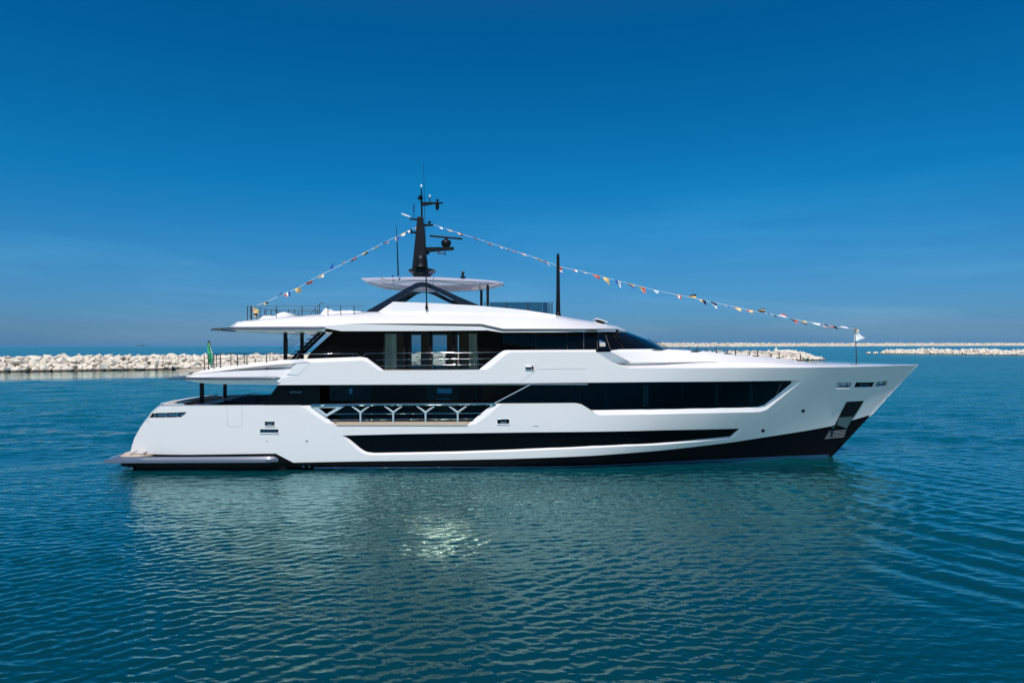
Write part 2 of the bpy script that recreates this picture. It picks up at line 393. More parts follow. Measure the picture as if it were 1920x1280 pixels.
g2 = [(1117.5, 659.4), (1130, 659.2), (1145, 659.2), (1240, 660.6), (1307, 663.5), (1368, 666.8), (1420, 670.6), (1462, 674.3), (1500, 678.6), (1530, 682.6), (1606, 684.6), (1680, 684.2), (1721.7, 683.3)]
tp = [(1117, 655.2), (1130, 655), (1145, 655), (1240, 654), (1307, 657.4), (1368, 662), (1420, 666.8), (1462, 670.8), (1500, 676.2), (1522, 680.8), (1606, 682.9), (1680, 683.4), (1721.8, 683.2)]
def capped(px, py, ins):
    X, Z = hsolve(px, py, lambda X, Z: max(hb(X, 5.42)-ins, hb(X, 5.42)*.25), 0)
    return Vector((X, -max(hb(X, 5.42)-ins, hb(X, 5.42)*.25), Z))
def crow(P, ins):
    ins = ins if isinstance(ins, list) else [ins]*len(P)
    return [hp(*p, i) if i < .01 else capped(*p, i) for p, i in zip(P, ins)]
r0 = crow(lw, 0.); r1 = crow(lo, [.02, .06, .22, .3, .3, .3, .3, .3, .3, .25, .2, .1, .02]); r1[-1] = r0[-1]+Vector((0, 0, .004))
mb.loft([r0, r1], 3)
r2 = crow(gi, [.1, .4, .62, .62, .5, .34, .34, .34, .34, .3, .25, .12, .03]); mb.loft([r1, r2], 3)
r3 = crow(gt, [.1, .2, .42, .42, .42, .36, .38, .4, .42, .4, .3, .15, .04]); mb.loft([r2, r3], 3)
r4 = crow(g2, [.04, .2, .5, .7, .8, .9, .9, .9, .8, .6, .4, .2, .05])
s0 = 1
mb.loft([r3[2:], r4[2:]], 3)
r5 = crow(tp, [.2, .35, .65, 1.0, 1.15, 1.3, 1.3, 1.3, 1.2, 1.1, .9, .5, .06]); mb.loft([r4[2:], r5[2:]], 3)
mb.mirror()
# crowned foredeck joining the two sides
rm = [Vector((p.x, p.y*.5, p.z+.0)) for p in r5[2:]]; rc = [Vector((p.x, 0, p.z+.0)) for p in r5[2:]]
s1 = len(mb.v); f1 = len(mb.f); mb.loft([r5[2:], rm, rc], 2)
q = mb.v[s1:]; mb.add([(x, -y, z) for x, y, z in q], [tuple(i-s1 for i in g)[::-1] for g in mb.f[f1:]])
mb.build('foredeck', M['white'], Y0, angle=26)
# grey louvre panel set in the bulwark
mb = MB(); mb.loft([[hp(1118, 659.8, .03), hp(1151, 680.6, .03), hp(1156, 681.8, .05)], [capped(1145.5, 659.5, .12), capped(1178.5, 678.8, .2), capped(1181, 679.5, .25)]], 3); mb.mirror(); mb.build('side_panel', M['grey'], Y0)
tag(bpy.data.objects['side_panel'], 'grey slanting panel in the forward bulwark')

# panel seam lines as thin dark beads
mb = MB()
for P in ([(978, 714.5), (1008, 691.8), (1057, 691.4), (1100, 691.6)], [(425.5, 760.8), (427, 799.5), (454, 799.5), (453.5, 760.8)], [(1000, 798.5), (1009.5, 798.5)]):
    q = []
    for a, b in zip(P[:-1], P[1:]):
        for k in range(6): q.append(hp(a[0]+(b[0]-a[0])*k/6, a[1]+(b[1]-a[1])*k/6, .0))
    q.append(hp(*P[-1], .0)); mb = MB(); mb.tube(q, .006 if P[0][0] != 1000 else .018, 4); mb.build('seam', M['greyint'], Y0)

# black lower hull with blue-grey strip at the waterline
mb = MB(); top = [hp(*p, .015) for p in [(1639, 773.5)]+BOOT[:-1]+[(552, 865.5), (517, 848.5), (400, 848.5), (300, 848.5), (247, 848.5)]]
rows = [top]
for zz in (.75, .5, .28, .16): rows.append([Vector((min(p.x, xstem(min(zz, p.z))), 0, min(p.z, zz+.0))) for p in top])
rows += [[Vector((min(p.x, xstem(-.8)), 0, -.8)) for p in top], [Vector((min(p.x, xstem(-1.6)), 0, -1.6)) for p in top]]
def onhull(r_, ins=.015): return [Vector((p.x, -max(hb(p.x, p.z)-ins, 0), p.z)) for p in r_]
# re-walk every station between the boot line and below the water
st = []
for i, p in enumerate(top):
    col_ = []
    for k in range(9):
        t = k/8; z = p.z+( -1.3-p.z)*t; x = p.x if i > 3 else p.x-(p.x-min(p.x, xstem(z)))
        x = min(x, xstem(z)-.002); col_.append(Vector((x, -max(hb(x, z)-.015, 0), z)))
    st.append(col_)
rows = [[st[i][k] for i in range(len(st))] for k in range(9)]
mb.loft(rows, 3); mb.mirror(); mb.build('hull_bottom', M['anti'], Y0, angle=50)
mb = MB(); XS = np.linspace(-10.5, 18.6, 90)
mb.loft([[Vector((x, -(hb(x, z)+.006), z)) for x in XS] for z in (.14+0, .07, -.2)]); mb.mirror(); mb.build('boot_stripe', M['stripe'], Y0)
# glazing in the hull
LW = [(p[0], p[1]+.4) for p in LOWWIN_I]
panes('hull_window', LW, [735, 823, 993, 1077, 1172, 1256], hb, .13, .03, M['glassblack'])
FW = [(1000, 716), (975, 729), (925, 758), (1077, 758), (1090, 761), (1108, 771), (1240, 769), (1421, 765), (1435, 761), (1457, 743), (1488, 717), (1488, 712), (1240, 714), (1100, 715)]
panes('main_deck_window', FW, [1118, 1232, 1270, 1315.6, 1418], hb, .2, .02, M['tintdark'])
mb = MB(); panel(mb, [(905, 712), (1500, 709), (1500, 722), (1440, 775), (1100, 782), (1060, 770), (905, 770)], fn=hb, inset=.95, th=.05, mirror=False); mb.build('cabin_lining', M['dark'], Y0)
for xa_, xb_, yt_, yb_ in ((1134, 1137, 722, 764), (1206, 1216, 722, 762), (1278, 1281, 720, 760), (1341, 1347, 722, 758), (1405, 1411, 720, 757)):
    mb = MB(); r_ = [[hp(xa_+(xb_-xa_)*k/10, y, .42+.05*math.sin(k*2.2)) for k in range(11)] for y in (yt_, (yt_+yb_)/2, yb_)]; mb.loft(r_); mb.build('curtain', M['curtain'], Y0, angle=80)
mb = MB()
for P in ([(1070, 724), (1070, 757)], [(1087, 724), (1087, 757)], [(1070, 739), (1087, 739)], [(1070, 747), (1087, 747)]): mb.tube([hp(*P[0], .5), hp(*P[1], .5)], .03, 5)
mb.build('cabin_shelf', M['greyint'], Y0)
mb = MB(); q = [hp(924.6, 757, .1), hp(1001, 717, .1)]; mb.beam(q[0], q[1], .12, .035); mb.mirror(); mb.build('window_trim', M['silver'], Y0)
mb = MB(); q = [hp(1435, 758, .24), hp(1473, 716, .24)]; mb.loft([[q[0], q[1]], [hp(1452, 745, .18), hp(1463.5, 718, .18)]]); mb.mirror(); mb.build('window_trim', M['dim'], Y0)

# ---- openings in the side: chocks, vent, portholes, stern window
def lining(name, poly, depth, m_, fn=hb):
    mb = MB(); a = [hp(*p, .0, fn) for p in poly+[poly[0]]]; b = [hp(*p, depth, fn) for p in poly+[poly[0]]]; mb.loft([a, b])
    c = b[:-1]; mb.add(c, [tuple(range(len(c)))]); mb.mirror(); return mb.build(name, m_, Y0)
def chock(poly, col='black_hole'):
    lining('fairlead', poly, .3 if poly[0][0] < 1200 else .14, M['dark'] if poly[0][0] < 1200 or 1600 < poly[0][0] < 1620 else M['silver'])
    xs = [p[0] for p in poly]; ys = [p[1] for p in poly]; x0, x1, y0, y1 = min(xs), max(xs), min(ys), max(ys)
    mb = MB()
    q = [hp(*p, .004) for p in poly+[poly[0]]]
    mb.tube(q, .009, 6)
    for f_ in (.3, .7):
        x = x0+(x1-x0)*f_; mb.tube([hp(x+.6, y0+.5, .08), hp(x, y1-.8, .08)], .035, 8)
    mb.tube([hp(x0+(x1-x0)*.3, y0+(y1-y0)*.62, .1), hp(x0+(x1-x0)*.7, y0+(y1-y0)*.62, .1)], .03, 8)
    mb.mirror(); mb.build('fairlead_roller', M['steel'], Y0)
chock(fair); chock(fair2)
for p in BOWCHOCKS: chock(p)
for xa_, xb_, yy_, hh_ in ((497, 515.5, 798.6, .03), (487, 522.5, 811.8, .05), (932.5, 955, 795.1, .03), (1567, 1592.5, 727.8, .045)):
    mb = MB(); mb.beam(hp(xa_, yy_, -.01), hp(xb_, yy_, -.01), .05, hh_); mb.build('drip_sill', M['white2'], Y0)
lining('hull_vent', vent, .12, M['dark'])
mb = MB()
for k in range(4): mb.beam(hp(488.5, 805.6+k*1.5, .05), hp(521, 805.6+k*1.5, .05), .03, .022)
mb.mirror(); mb.build('vent_slats', M['rail'], Y0)
lining('stern_window', side_window, .35, M['greyint'])
mb = MB()
for x in (291, 312, 334): mb.tube([hp(x, 773.5, .2), hp(x, 782, .2)], .07, 10)
mb.beam(hp(296, 778, .25), hp(345, 777.2, .25), .05, .08); mb.mirror(); mb.build('mooring_roller', M['steel'], Y0)
def disc(px, py, r, name='drain_port'):
    mb = MB(); c = hp(px, py, -.003)
    d1 = (hp(px+4, py)-hp(px-4, py)).normalized(); d2 = (hp(px, py-4)-hp(px, py+4)).normalized()
    ring = [c+d1*r*math.cos(t)+d2*r*math.sin(t) for t in np.linspace(0, 2*math.pi, 17)[:-1]]; mb.add(ring, [tuple(range(16))])
    rim = [c+d1*r*1.15*math.cos(t)+d2*r*1.15*math.sin(t) for t in np.linspace(0, 2*math.pi, 17)]; mb.tube(rim, r*.09, 6, mi=1)
    mb.mirror(); mb.build(name, [M['rubber'], M['steel'] if r > .08 else M['white2']], Y0)
disc(500.8, 826.8, .03); disc(575.3, 827, .045); disc(1506, 770, .11, 'porthole'); disc(1430.6, 807.2, .11, 'porthole')
# anchor pocket
mb = MB(); mb.loft([[hp(1587.5, 753, -.02), hp(1572, 783, -.02), hp(1563, 801, -.02)], [hp(1620.3, 751.2, -.02), hp(1598, 786, -.02), hp(1590, 799, -.02)]], 4)
mb.mirror(); mb.build('anchor_pocket', M['black'], Y0)
mb = MB(); mb.loft([[hp(1573, 782.5, -.03), hp(1569, 796, -.03)], [hp(1600, 780.5, -.03), hp(1588, 803, -.03)]], 4); mb.mirror(); mb.build('anchor_plate', M['grey'], Y0)
bpy.data.objects['anchor_plate'].data.materials[0] = mat('dark_steel_plate', (.10, .16, .17), .35, metal=.2)
mb = MB()
for k in range(6): mb.tube([hp(1554-k*1.5, 808.5+k*2.7, -.03), hp(1587-k*.9, 805.8+k*2.6, -.03)], .0065, 5)
mb.mirror(); mb.build('anchor_grating', M['silver'], Y0)
mb = MB(); mb.tube([hp(1565, 797, -.06), hp(1560, 801, -.1), hp(1563, 803, -.08)], .04, 6); mb.build('anchor', M['steel'], Y0)

# ---- swim platform
mb = MB(); P_ = []
xa, za = XZ(187, 863, 35.4); zt, zb = .72, .30
def plan(pts): return pts+[(x, -y) for x, y in pts[::-1]]
out_ = [(-12.35, -4.15), (-12.9, -4.5), (-20.7, -4.62), (-21.35, -4.45), (-21.6, -3.0), (-21.7, -1.5), (-21.72, 0)]
inn = [(-12.6, -4.1), (-12.9, -4.25), (-20.2, -4.38), (-20.75, -4.2), (-21.15, -2.9), (-21.25, -1.4), (-21.27, 0)]
low = [(-12.4, -4.1), (-12.9, -4.3), (-20.4, -4.4), (-20.95, -4.25), (-21.3, -2.9), (-21.4, -1.4), (-21.42, 0)]
def row(pp, z): 
    q = plan(pp); return [Vector((x, y, z)) for x, y in q]
mb.loft([row(inn, .745), row(inn, .735), row(out_, .62), row(out_, .47), row(low, .40)], 2)
sp = mb.build('swim_platform', M['lilac'], Y0, angle=20)
mb = MB(); mb.plate([(x, y) for x, y in plan([(-19.0, -3.6), (-19.75, -4.22), (-20.3, -4.34), (-20.72, -4.16), (-21.12, -2.9), (-21.22, -1.4)])], .70, .75); mb.build('teak_deck', M['teak'], sp)
mb = MB(); mb.plate([(x, y) for x, y in plan([(-12.6, -4.1), (-12.9, -4.22), (-20.0, -4.32), (-20.6, -4.1), (-21.0, -2.9), (-21.1, -1.4)])], .60, .71); mb.build('deck_base', M['anti'], sp)
mb = MB(); mb.plate([(x, y) for x, y in plan([(-12.5, -4.0), (-20.3, -4.2), (-20.8, -3.9), (-21.2, -2.5)])], .2, .37)
mb.plate([(x, y) for x, y in plan([(-12, -3.95), (-19.9, -4.05), (-20.0, -3.0)])], -.6, .22); mb.build('platform_underside', M['anti'], sp)
for xx in (-20.2, -19.6):
    mb = MB(); mb.tube([(xx-.12, -3.9, .75), (xx-.03, -3.9, .86), (xx+.15, -3.9, .93)], .025, 6); mb.tube([(xx-.12, -3.7, .75), (xx-.03, -3.7, .86), (xx+.15, -3.7, .93)], .025, 6); mb.tube([(xx-.03, -3.9, .86), (xx-.03, -3.7, .86)], .02, 6); mb.build('cleat', M['steel'], sp)
for x in (-11.0, -10.7):
    mb = MB(); mb.tube([(x, -4.1, .2), (x, -4.2, .2)], .06, 8); mb.build('exhaust_port', M['rail'], Y0)
# dark recess line between hull and platform
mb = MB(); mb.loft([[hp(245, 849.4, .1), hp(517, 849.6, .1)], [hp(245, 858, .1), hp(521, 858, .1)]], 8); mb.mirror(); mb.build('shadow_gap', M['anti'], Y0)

# ---- main deck floor, interior, balcony
mb = MB(); pl = plan([(-19.0, -3.2), (-17.6, -3.95), (-9, -4.05), (0.5, -3.95), (3, -3.6)]); mb.plate(pl, 2.25, 2.44); mb.build('main_deck', M['teak'], Y0)
mb = MB()       # balcony edge
a = hp(631, 793.6, .03); b = hp(876, 792.6, .03); mb.box((a.x, -4.19, 2.36), (b.x, -3.9, 2.49)); mb.mirror(); mb.build('balcony_deck', M['teak'], Y0)
# saloon walls: dark wall on both sides with clear openings on the far side
def wallpanel(name, Y, x0, x1, y0, y1, holes, m_, both=True):
    """px outline of a wall at depth Y with px holes, built where it stands"""
    mb = MB(); P = [(x0, y0), (x1, y0), (x1, y1), (x0, y1)]; hh = [[(a, c), (b, c), (b, d), (a, d)] for a, b, c, d in holes]
    panel(mb, P, hh, fn=C(-Y), th=.06, cut=0, mirror=False); return mb.build(name, m_, Y0, smooth=False)
NW = [(521, 719), (1010, 716), (1010, 797), (590, 797), (590, 762), (490, 762), (490, 757)]
MDX = [600, 637, 655.5, 693.5, 735, 790, 856, 890]
panes('saloon_window', [(524, 718), (1012, 716), (1012, 797), (493, 797)], [560, 600, 637, 695, 735, 800, 858, 892, 925], C(3.1), 0, .03,
      [M['glassblack'], M['glassblack'], M['tintdark'], M['tintdark'], M['glassblack'], M['glassblack'], M['tintdark'], M['glassblack'], M['glassblack'], M['glassblack']], mirror=False)
wallpanel('saloon_wall', 3.1, 560, 900, 700, 800, [(638.5, 648, 722, 739), (638.5, 648, 742.5, 748), (655, 693.5, 722, 738), (657, 691, 742, 749), (820, 855, 722, 737), (820, 851, 740, 748)], M['dark'])
mb = MB(); mb.box((-8.6, -3.0, 4.45), (3, 3.0, 4.5)); mb.box((1.2, -3.0, 2.4), (1.3, 3.0, 4.5)); mb.box((-8.7, -3.0, 2.4), (-8.64, 1.2, 4.5)); mb.build('saloon_lining', M['dark'], Y0)
for x in (-8.0, -3.2): 
    mb = MB(); mb.box((x, .5, 2.45), (x+1.6, 1.6, 2.9)); mb.box((x, 1.4, 2.9), (x+1.6, 1.6, 3.35)); mb.build('saloon_seating', M['dim'], Y0)
# slanted dark glass fin at the aft end with the maker's lettering
mb = MB(); panel(mb, [(522, 720.5), (600, 720), (600, 758.6), (493, 758.8)], fn=hb, inset=.16, th=.04, cut=.8, mirror=False); fin = mb.build('glass_fin', M['glassblack'], Y0)
fc = bpy.data.curves.new('lettering', 'FONT'); fc.body = 'CUSTOM LINE'; fc.size = .145; fc.extrude = .004; fc.space_character = 1.25
fo = bpy.data.objects.new('tmp', fc); COL.objects.link(fo); bpy.context.view_layer.update()
lm = bpy.data.meshes.new_from_object(fo.evaluated_get(bpy.context.evaluated_depsgraph_get())); bpy.data.objects.remove(fo)
a = hp(544, 736.8, .14); lm.transform(Matrix.Translation((a.x, -4.055, a.z)) @ Matrix.Rotation(R(90), 4, 'X'))
lm.materials.clear(); lm.materials.append(M['steel']); lo_ = link('lettering', lm, fin)
w_ = max(v.co.x for v in lm.vertices)-a.x; lm.transform(Matrix.Translation((a.x, 0, 0)) @ Matrix.Scale(.60/w_, 4, (1, 0, 0)) @ Matrix.Translation((-a.x, 0, 0)))
# balcony balustrade
bal = MB(); a = hp(583, 760, -.0); b = hp(922, 758.6, -.0); bal.tube([(a.x, -4.1, 3.43), (b.x+.2, -4.1, 3.465)], .068, 8); bo = bal.build('balustrade', M['bar'], Y0, angle=30)
mb = MB(); ty = C(4.1)
panel(mb, [(581, 760), (611, 782), (646.5, 761.5)], [[(596.5, 764.6), (631, 764.6), (611.3, 776.4)]], fn=ty, th=.1, cut=0, mirror=False); mb.build('corner_frame', M['silver'], bo, bevel=.012)
for px in (676, 737.4, 798, 858.3):
    mb = MB(); c = Q(px, 772.3, -4.08)
    foot = Q(px, 793.5, -4.08); mb.tube([foot, Q(px, 784, -4.08), c], [.035, .05, .06], 8)
    for s in (-1, 1): mb.tube([c-Vector((0, 0, .02)), Q(px+s*9, 766.3, -4.09), Q(px+s*16.5, 761.6, -4.1)], [.055, .045, .03], 8)
    mb.mirror(); mb.build('baluster', M['silver'], bo)
for y0, y1, xa_, xb_ in ((776, 774.4, 618, 902), (786.7, 785.2, 619, 888)):
    mb = MB(); mb.tube([Q(xa_, y0, -4.07), Q(xb_, y1, -4.07)], .022, 8); mb.mirror(); mb.build('guard_rail', M['bar'], bo)

# ---- aft cockpit: pillars, far furniture
for x0, x1, Y in ((374, 380.3, -1.65), (418, 423.3, 1.55)):
    mb = MB(); a = Q(x0, 717, Y); b = Q(x1, 759, Y); mb.box((a.x, Y, 2.44), (b.x, Y+.2, a.z+.5)); mb.build('pillar', M['black'], Y0, bevel=.02)
mb = MB(); a = Q(357, 745, 3.4); mb.box((-17.9, 3.55, 2.44), (-9, 3.7, 3.36)); mb.build('bulwark_lining', M['greyint'], Y0)
sofa = MB(); sofa.box((-17.4, -1.9, 2.44), (-16.3, 1.9, 2.85)); sofa.box((-17.5, -1.9, 2.44), (-17.2, 1.9, 3.2)); so_ = sofa.build('sofa', M['dim'], Y0, bevel=.05)
so_.parent = None; tag(so_, 'grey outdoor sofa on the open aft main deck behind the two black pillars', 'sofa')
tb = MB(); tb.lathe((-14.1, 0.2, 2.44), [(.35, 0), (.35, .03), (.06, .05), (.06, .68), (.85, .70), (.85, .75)], 20); t_ = tb.build('table', M['dim'], None); tag(t_, 'dark round pedestal table on the aft main deck', 'table')
def chair(x, y, rz, lab):
    e = empty('deck_chair', (x, y, 2.44), lab, 'chair', 'chairs round the aft deck table'); LOC[e.name] = (0, 0, 0)
    mb = MB(); mb.box((-.28, -.28, .38), (.28, .28, .46)); mb.build('seat', M['dim'], e, bevel=.02)
    mb = MB(); mb.box((-.3, -.28, .46), (-.22, .28, .92)); mb.build('backrest', M['greyint'], e, bevel=.02)
    for a in (-.24, .24):
        for b in (-.24, .24):
            mb = MB(); mb.tube([(a, b, 0), (a*.9, b*.9, .4)], .02, 6); mb.build('leg', M['post'], e)
    e.rotation_euler = (0, 0, rz); return e
chair(-15.2, .5, 0, 'dark deck chair on the sofa side of the round aft deck table'); chair(-13.0, .3, math.pi, 'dark deck chair on the saloon side of the round aft deck table')
# stern quarter cap: coaming stepping up to the far side
mb = MB(); a = hp(304, 760.5)
mb.loft([[Vector((-18.4, -3.98, 3.43)), Vector((-17.3, -3.98, 3.43))], [Vector((-19.2, -3.0, 3.43)), Vector((-18.0, -3.0, 3.43))], [Vector((-19.5, -1.0, 3.43)), Vector((-18.3, -1.0, 3.43))], [Vector((-19.5, 0, 3.43)), Vector((-18.3, 0, 3.43))]], 1)
mb.mirror(); mb.build('stern_capping', M['white2'], Y0)
mb = MB(); mb.box((-18.9, -2.9, 3.44), (-18.5, 2.9, 3.47)); mb.build('stern_step', M['teak'], Y0)
mb = MB(); mb.add([(-17.6, -3.6, 3.3), (-16.2, -3.6, 3.44), (-16.0, 3.4, 3.62), (-17.6, 3.0, 3.4)], [(0, 1, 2, 3)]); mb.build('sunpad', M['greyint'], Y0)

# ---- upper deck overhang (aft wing)
def rim(name, ctrl, m_, parent=Y0):
    """ctrl: plan points near side from forward to centre aft with per point (x,y, ztop, zbot, inset)"""
    rows_ = [[], [], [], [], []]
    full = ctrl+[(x, -y, a, b, i) for x, y, a, b, i in ctrl[::-1]]
    n_ = len(full)
    for k, (x, y, zt, zb, ins) in enumerate(full):
        p = Vector((x, y)); t = (Vector(full[min(k+1, n_-1)][:2])-Vector(full[max(k-1, 0)][:2])).normalized(); nrm = Vector((t.y, -t.x))
        if nrm.dot(Vector((-9, 0))-p) < 0: nrm = -nrm
        q = p+nrm*ins; mzz = (zt+zb)/2; m1 = p+nrm*ins*.14; m2 = p+nrm*ins*.05
        rows_[0].append(Vector((q.x, q.y, zt))); rows_[1].append(Vector((m1.x, m1.y, zt-(zt-zb)*.08))); rows_[2].append(Vector((p.x, p.y, zt-(zt-zb)*.42)))
        rows_[3].append(Vector((m2.x, m2.y, zb+(zt-zb)*.1))); rows_[4].append(Vector((q.x, q.y, zb)))
    mb = MB(); mb.loft(rows_, 2); return mb.build(name, m_, parent, angle=60)
def zz(py, Y, px=420): return XZ(px, py, CAMD+Y)[1]
def xx(px, Y): return XZ(px, 650, CAMD+Y)[0]
rim('rub_rail', [(xx(533.5, -4.25), -4.1, zz(708.2, -4.2), zz(709, -4.2), .05), (xx(513, -4.3), -4.27, zz(706.2, -4.25), zz(711.6, -4.25), .3), (xx(417, -4.3), -4.3, zz(706.8, -4.3), zz(712, -4.3), .35),
                 (xx(360, -4.3), -4.27, zz(707.2, -4.3), zz(711.6, -4.3), .4), (xx(313, -4.1), -4.1, zz(708.4, -4.2), zz(711.2, -4.2), .5), (-18.75, -3.3, 4.84, 4.78, .7), (-19.0, -1.8, 4.85, 4.78, .8), (-19.06, 0, 4.85, 4.78, .8)], M['rim'])
mb = MB()
T = [(353, 705.2), (363, 697.7), (372, 694), (393, 690), (425, 685.5), (458, 681.7), (500, 677.2), (530, 674.4), (560, 672.9)]
S1 = [(354, 705.6), (366, 701.2), (382, 699), (407, 696), (445, 690.6), (483, 686.4), (520, 682.8), (553, 680.2), (581, 679.2)]
S2 = [(354, 705.8), (366.5, 702), (382, 700), (407, 697), (440, 695), (477, 693.2), (505, 692), (524, 691.5), (545, 690)]
S3 = [(354, 706), (367, 702.5), (383, 700.6), (407, 697.6), (440, 695.6), (477, 694.3), (505, 693.6), (524, 693.2), (547, 692.9)]
RR = [(354, 707), (367, 707), (383, 707), (407, 707), (440, 707), (470, 707), (500, 707), (517, 706.8), (538, 702)]
rT = [Q(*p, -3.72) for p in T]; rS1 = [Q(*p, -4.02) for p in S1]; rS1[-1] = Q(581, 679.2, -4.18)
rS2 = [Q(*p, y) for p, y in zip(S2, [-4.0, -4.0, -3.98, -3.95, -3.8, -3.68, -3.6, -3.6, -3.75])]
rS3 = [Q(*p, -4.06) for p in S3]; rR = [Q(*p, -4.12) for p in RR]
rT[-1] = hp(560, 673.2, .17)
mb.loft([rT, rS1, rS2, rS3, rR], 3)
cen = [(rT[0], rS1[0], rR[0])]
# wrap round the stern of the deck
def stern_wrap(mb, pts, dx, y_in):
    r_ = []
    for p in pts:
        q = [p]
        for k, (fy, fx) in enumerate(((.92, .45), (.7, .8), (.35, .98), (0, 1.0))): q.append(Vector((p.x-dx*fx, p.y*fy, p.z)))
        r_.append(q)
    mb.loft(r_, 2)
stern_wrap(mb, [rT[0]+Vector((.55, 0, .35)), rT[0]+Vector((.2, 0, .12)), rR[0]], .75, 0)
mb.add([rR[-3], rR[-2], rR[-1], Q(539.8, 701.5, -4.17), hp(558, 702.7, .0), hp(533.5, 708, .0), hp(524, 717, 0), Q(512, 711, -4.12)], [(0, 1, 7), (1, 2, 5), (1, 5, 6), (1, 6, 7), (2, 3, 4, 5)])
mb.mirror(); mb.build('deck_bulwark', M['white'], Y0, angle=30)
mb = MB(); mb.loft([[Q(556, 681.6, -4.21), Q(582, 679.8, -4.21)], [Q(539.5, 701.7, -4.21), Q(558, 702.6, -4.21)]], 1); mb.add([Q(547, 692.9, -4.06), Q(556, 681.6, -4.21), Q(539.5, 701.7, -4.21), Q(536, 704, -4.12), Q(545, 690, -3.75)], [(0, 1, 4), (0, 1, 2, 3)])
mb.mirror(); mb.build('bulwark_panel', M['white2'], Y0)
mb = MB()   # underside fairing + soffit
U1 = [(353, 712), (383, 712), (417, 712), (458, 712), (505, 711.6), (531, 710)]; U2 = [(355, 713.5), (372, 717.2), (400, 719.6), (440, 720.4), (490, 721.1), (522, 721.7)]
r1_ = [Q(*p, -4.15) for p in U1]; r2_ = [Q(*p, -4.03) for p in U2]; r3_ = [Vector((p.x, 0, p.z)) for p in r2_]
mb.loft([r1_, r2_, r3_], 2); stern_wrap(mb, [r1_[0], r2_[0]], .75, 0)
mb.box((xx(521, -4), -4.03, r2_[-1].z), (4.0, 0, r2_[-1].z+.05)); mb.mirror(); mb.build('deck_soffit', M['white2'], Y0, angle=30)
mb = MB(); mb.plate(plan([(-18.3, -3.0), (-17.2, -3.8), (-9, -4.0), (7.5, -3.9)]), 5.17, 5.27); mb.build('upper_deck', M['teak'], Y0)

# ---- upper deck saloon
UZ = C(3.55)
wallpanel('saloon_wall', 3.1, 650, 1010, 600, 700, [(756, 763, 628, 690), (772, 801.5, 628, 690), (811.5, 846.5, 628, 690), (858.5, 867.5, 628, 690)], M['dark'])
UPX = [719.5, 756, 768, 807.5, 850, 896]
panes('saloon_window', [(628.7, 619), (940, 619), (940, 697), (570, 697), (578, 668), (582, 661)], UPX, UZ, 0, .03, [M['glassblack'], M['paleglass'], M['tintdark'], M['tint'], M['tint'], M['paleglass'], M['glassblack']], mirror=False)
mb = MB()
for px, w2 in ((757.5, .11), (807.5, .14), (850, .12), (719.5, .05), (896, .05), (768.5, .05)): 
    a = Q(px, 640, -3.6); mb.box((a.x-w2/2, -3.61, 5.27), (a.x+w2/2, -3.57, 7.4))
mb.box((Q(719, 640, -3.6).x, -3.61, 7.2), (Q(896, 640, -3.6).x, -3.57, 7.4)); mb.build('window_frame', M['dark'], Y0)
mb = MB(); mb.box((-10.2, -3.5, 7.32), (4.6, 3.0, 7.36)); mb.box((-2.0, -1.0, 5.2), (-1.95, 3.0, 7.35)); mb.box((-6.7, -1.0, 5.2), (-6.65, 3.0, 7.35)); mb.build('saloon_lining', M['dark'], Y0)
for x0, x1 in ((721.5, 743), (879.5, 894)):
    mb = MB(); a = Q(x0, 640, -3.4).x; b = Q(x1, 640, -3.4).x; n_ = 28; top_ = []; bot = []
    for k in range(n_+1):
        x = a+(b-a)*k/n_; y = -3.38+.05*math.sin(k*1.9)+.02*math.sin(k*4.1); top_.append((x, y, 7.3)); bot.append((x+.02*math.sin(k), y, 5.3))
    mb.loft([top_, bot]); mb.build('curtain', M['curtain'], Y0, angle=80)
for a, b in (((-3.2, .4, 5.27), (-2.6, 1.1, 5.75)), ((-5.3, -.6, 5.27), (-4.7, 0.1, 5.9)), ((-3.95, .2, 5.27), (-3.35, 1.5, 6.0))):
    mb = MB(); mb.box(a, b); mb.build('saloon_seating', M['dim'], Y0)
# side-deck railing in the cut-out
rl = MB()
def rails(mb, pts, r=.016): mb.tube([Q(*p) for p in pts], r, 12)
for P in ([(705, 674.5, -3.95), (898.7, 672.3, -3.95), (921, 672, -3.95)], [(710, 685.8, -3.95), (906, 683, -3.95)]): rails(rl, P, .011)
rails(rl, [(678.5, 669, -3.95), (686.8, 662.3, -3.95), (760, 661.8, -3.95), (890, 660.9, -3.95), (937, 660.3, -3.95)], .015)
rails(rl, [(560, 663.3, -3.95), (668.5, 662.7, -3.95), (677, 669, -3.95)], .015)
for px in (723.5, 811, 896): rl.tube([Q(px, 661.5, -3.95), Q(px, 694, -3.95)], .03, 6)
for px in (612, 662): rl.tube([Q(px, 663, -3.95), Q(px, 672, -3.95)], .018, 6)
rl.mirror(); rl.build('deck_rail', M['rail'], Y0)
# aft upper-deck railing
rl = MB()
nearT = [(-11.3, -3.78), (-13.5, -3.8), (-15.2, -3.8), (-16.0, -3.72), (-16.35, -3.4), (-16.5, -2.6), (-16.6, -1.2), (-16.6, 0)]
ZR = zz(663.7, -3.8); 
rl.tube([(x, y, ZR) for x, y in nearT], .014, 6)
for dz in (.28, .55): rl.tube([(x, y, ZR-dz) for x, y in nearT[1:]], .008, 5)
rl.tube([(x, y, ZR) for x, y in ((-10.0, -3.78), (-11.3, -3.78))], .02, 6); rl.mirror(); ar = rl.build('aft_rail', M['rail'], Y0)
def posts(parent, pts, r, m_):
    for (x, y, z0, z1) in pts:
        mb = MB(); mb.tube([(x, y, z0), (x, y, z1)], r, 6); mb.build('rail_post', m_, parent)
PP = []
for px in (383, 390.6, 401, 413.5, 445-0, 463, 500):
    X = xx(px, -3.8); PP.append((X, -3.8+.0, 5.3, ZR))
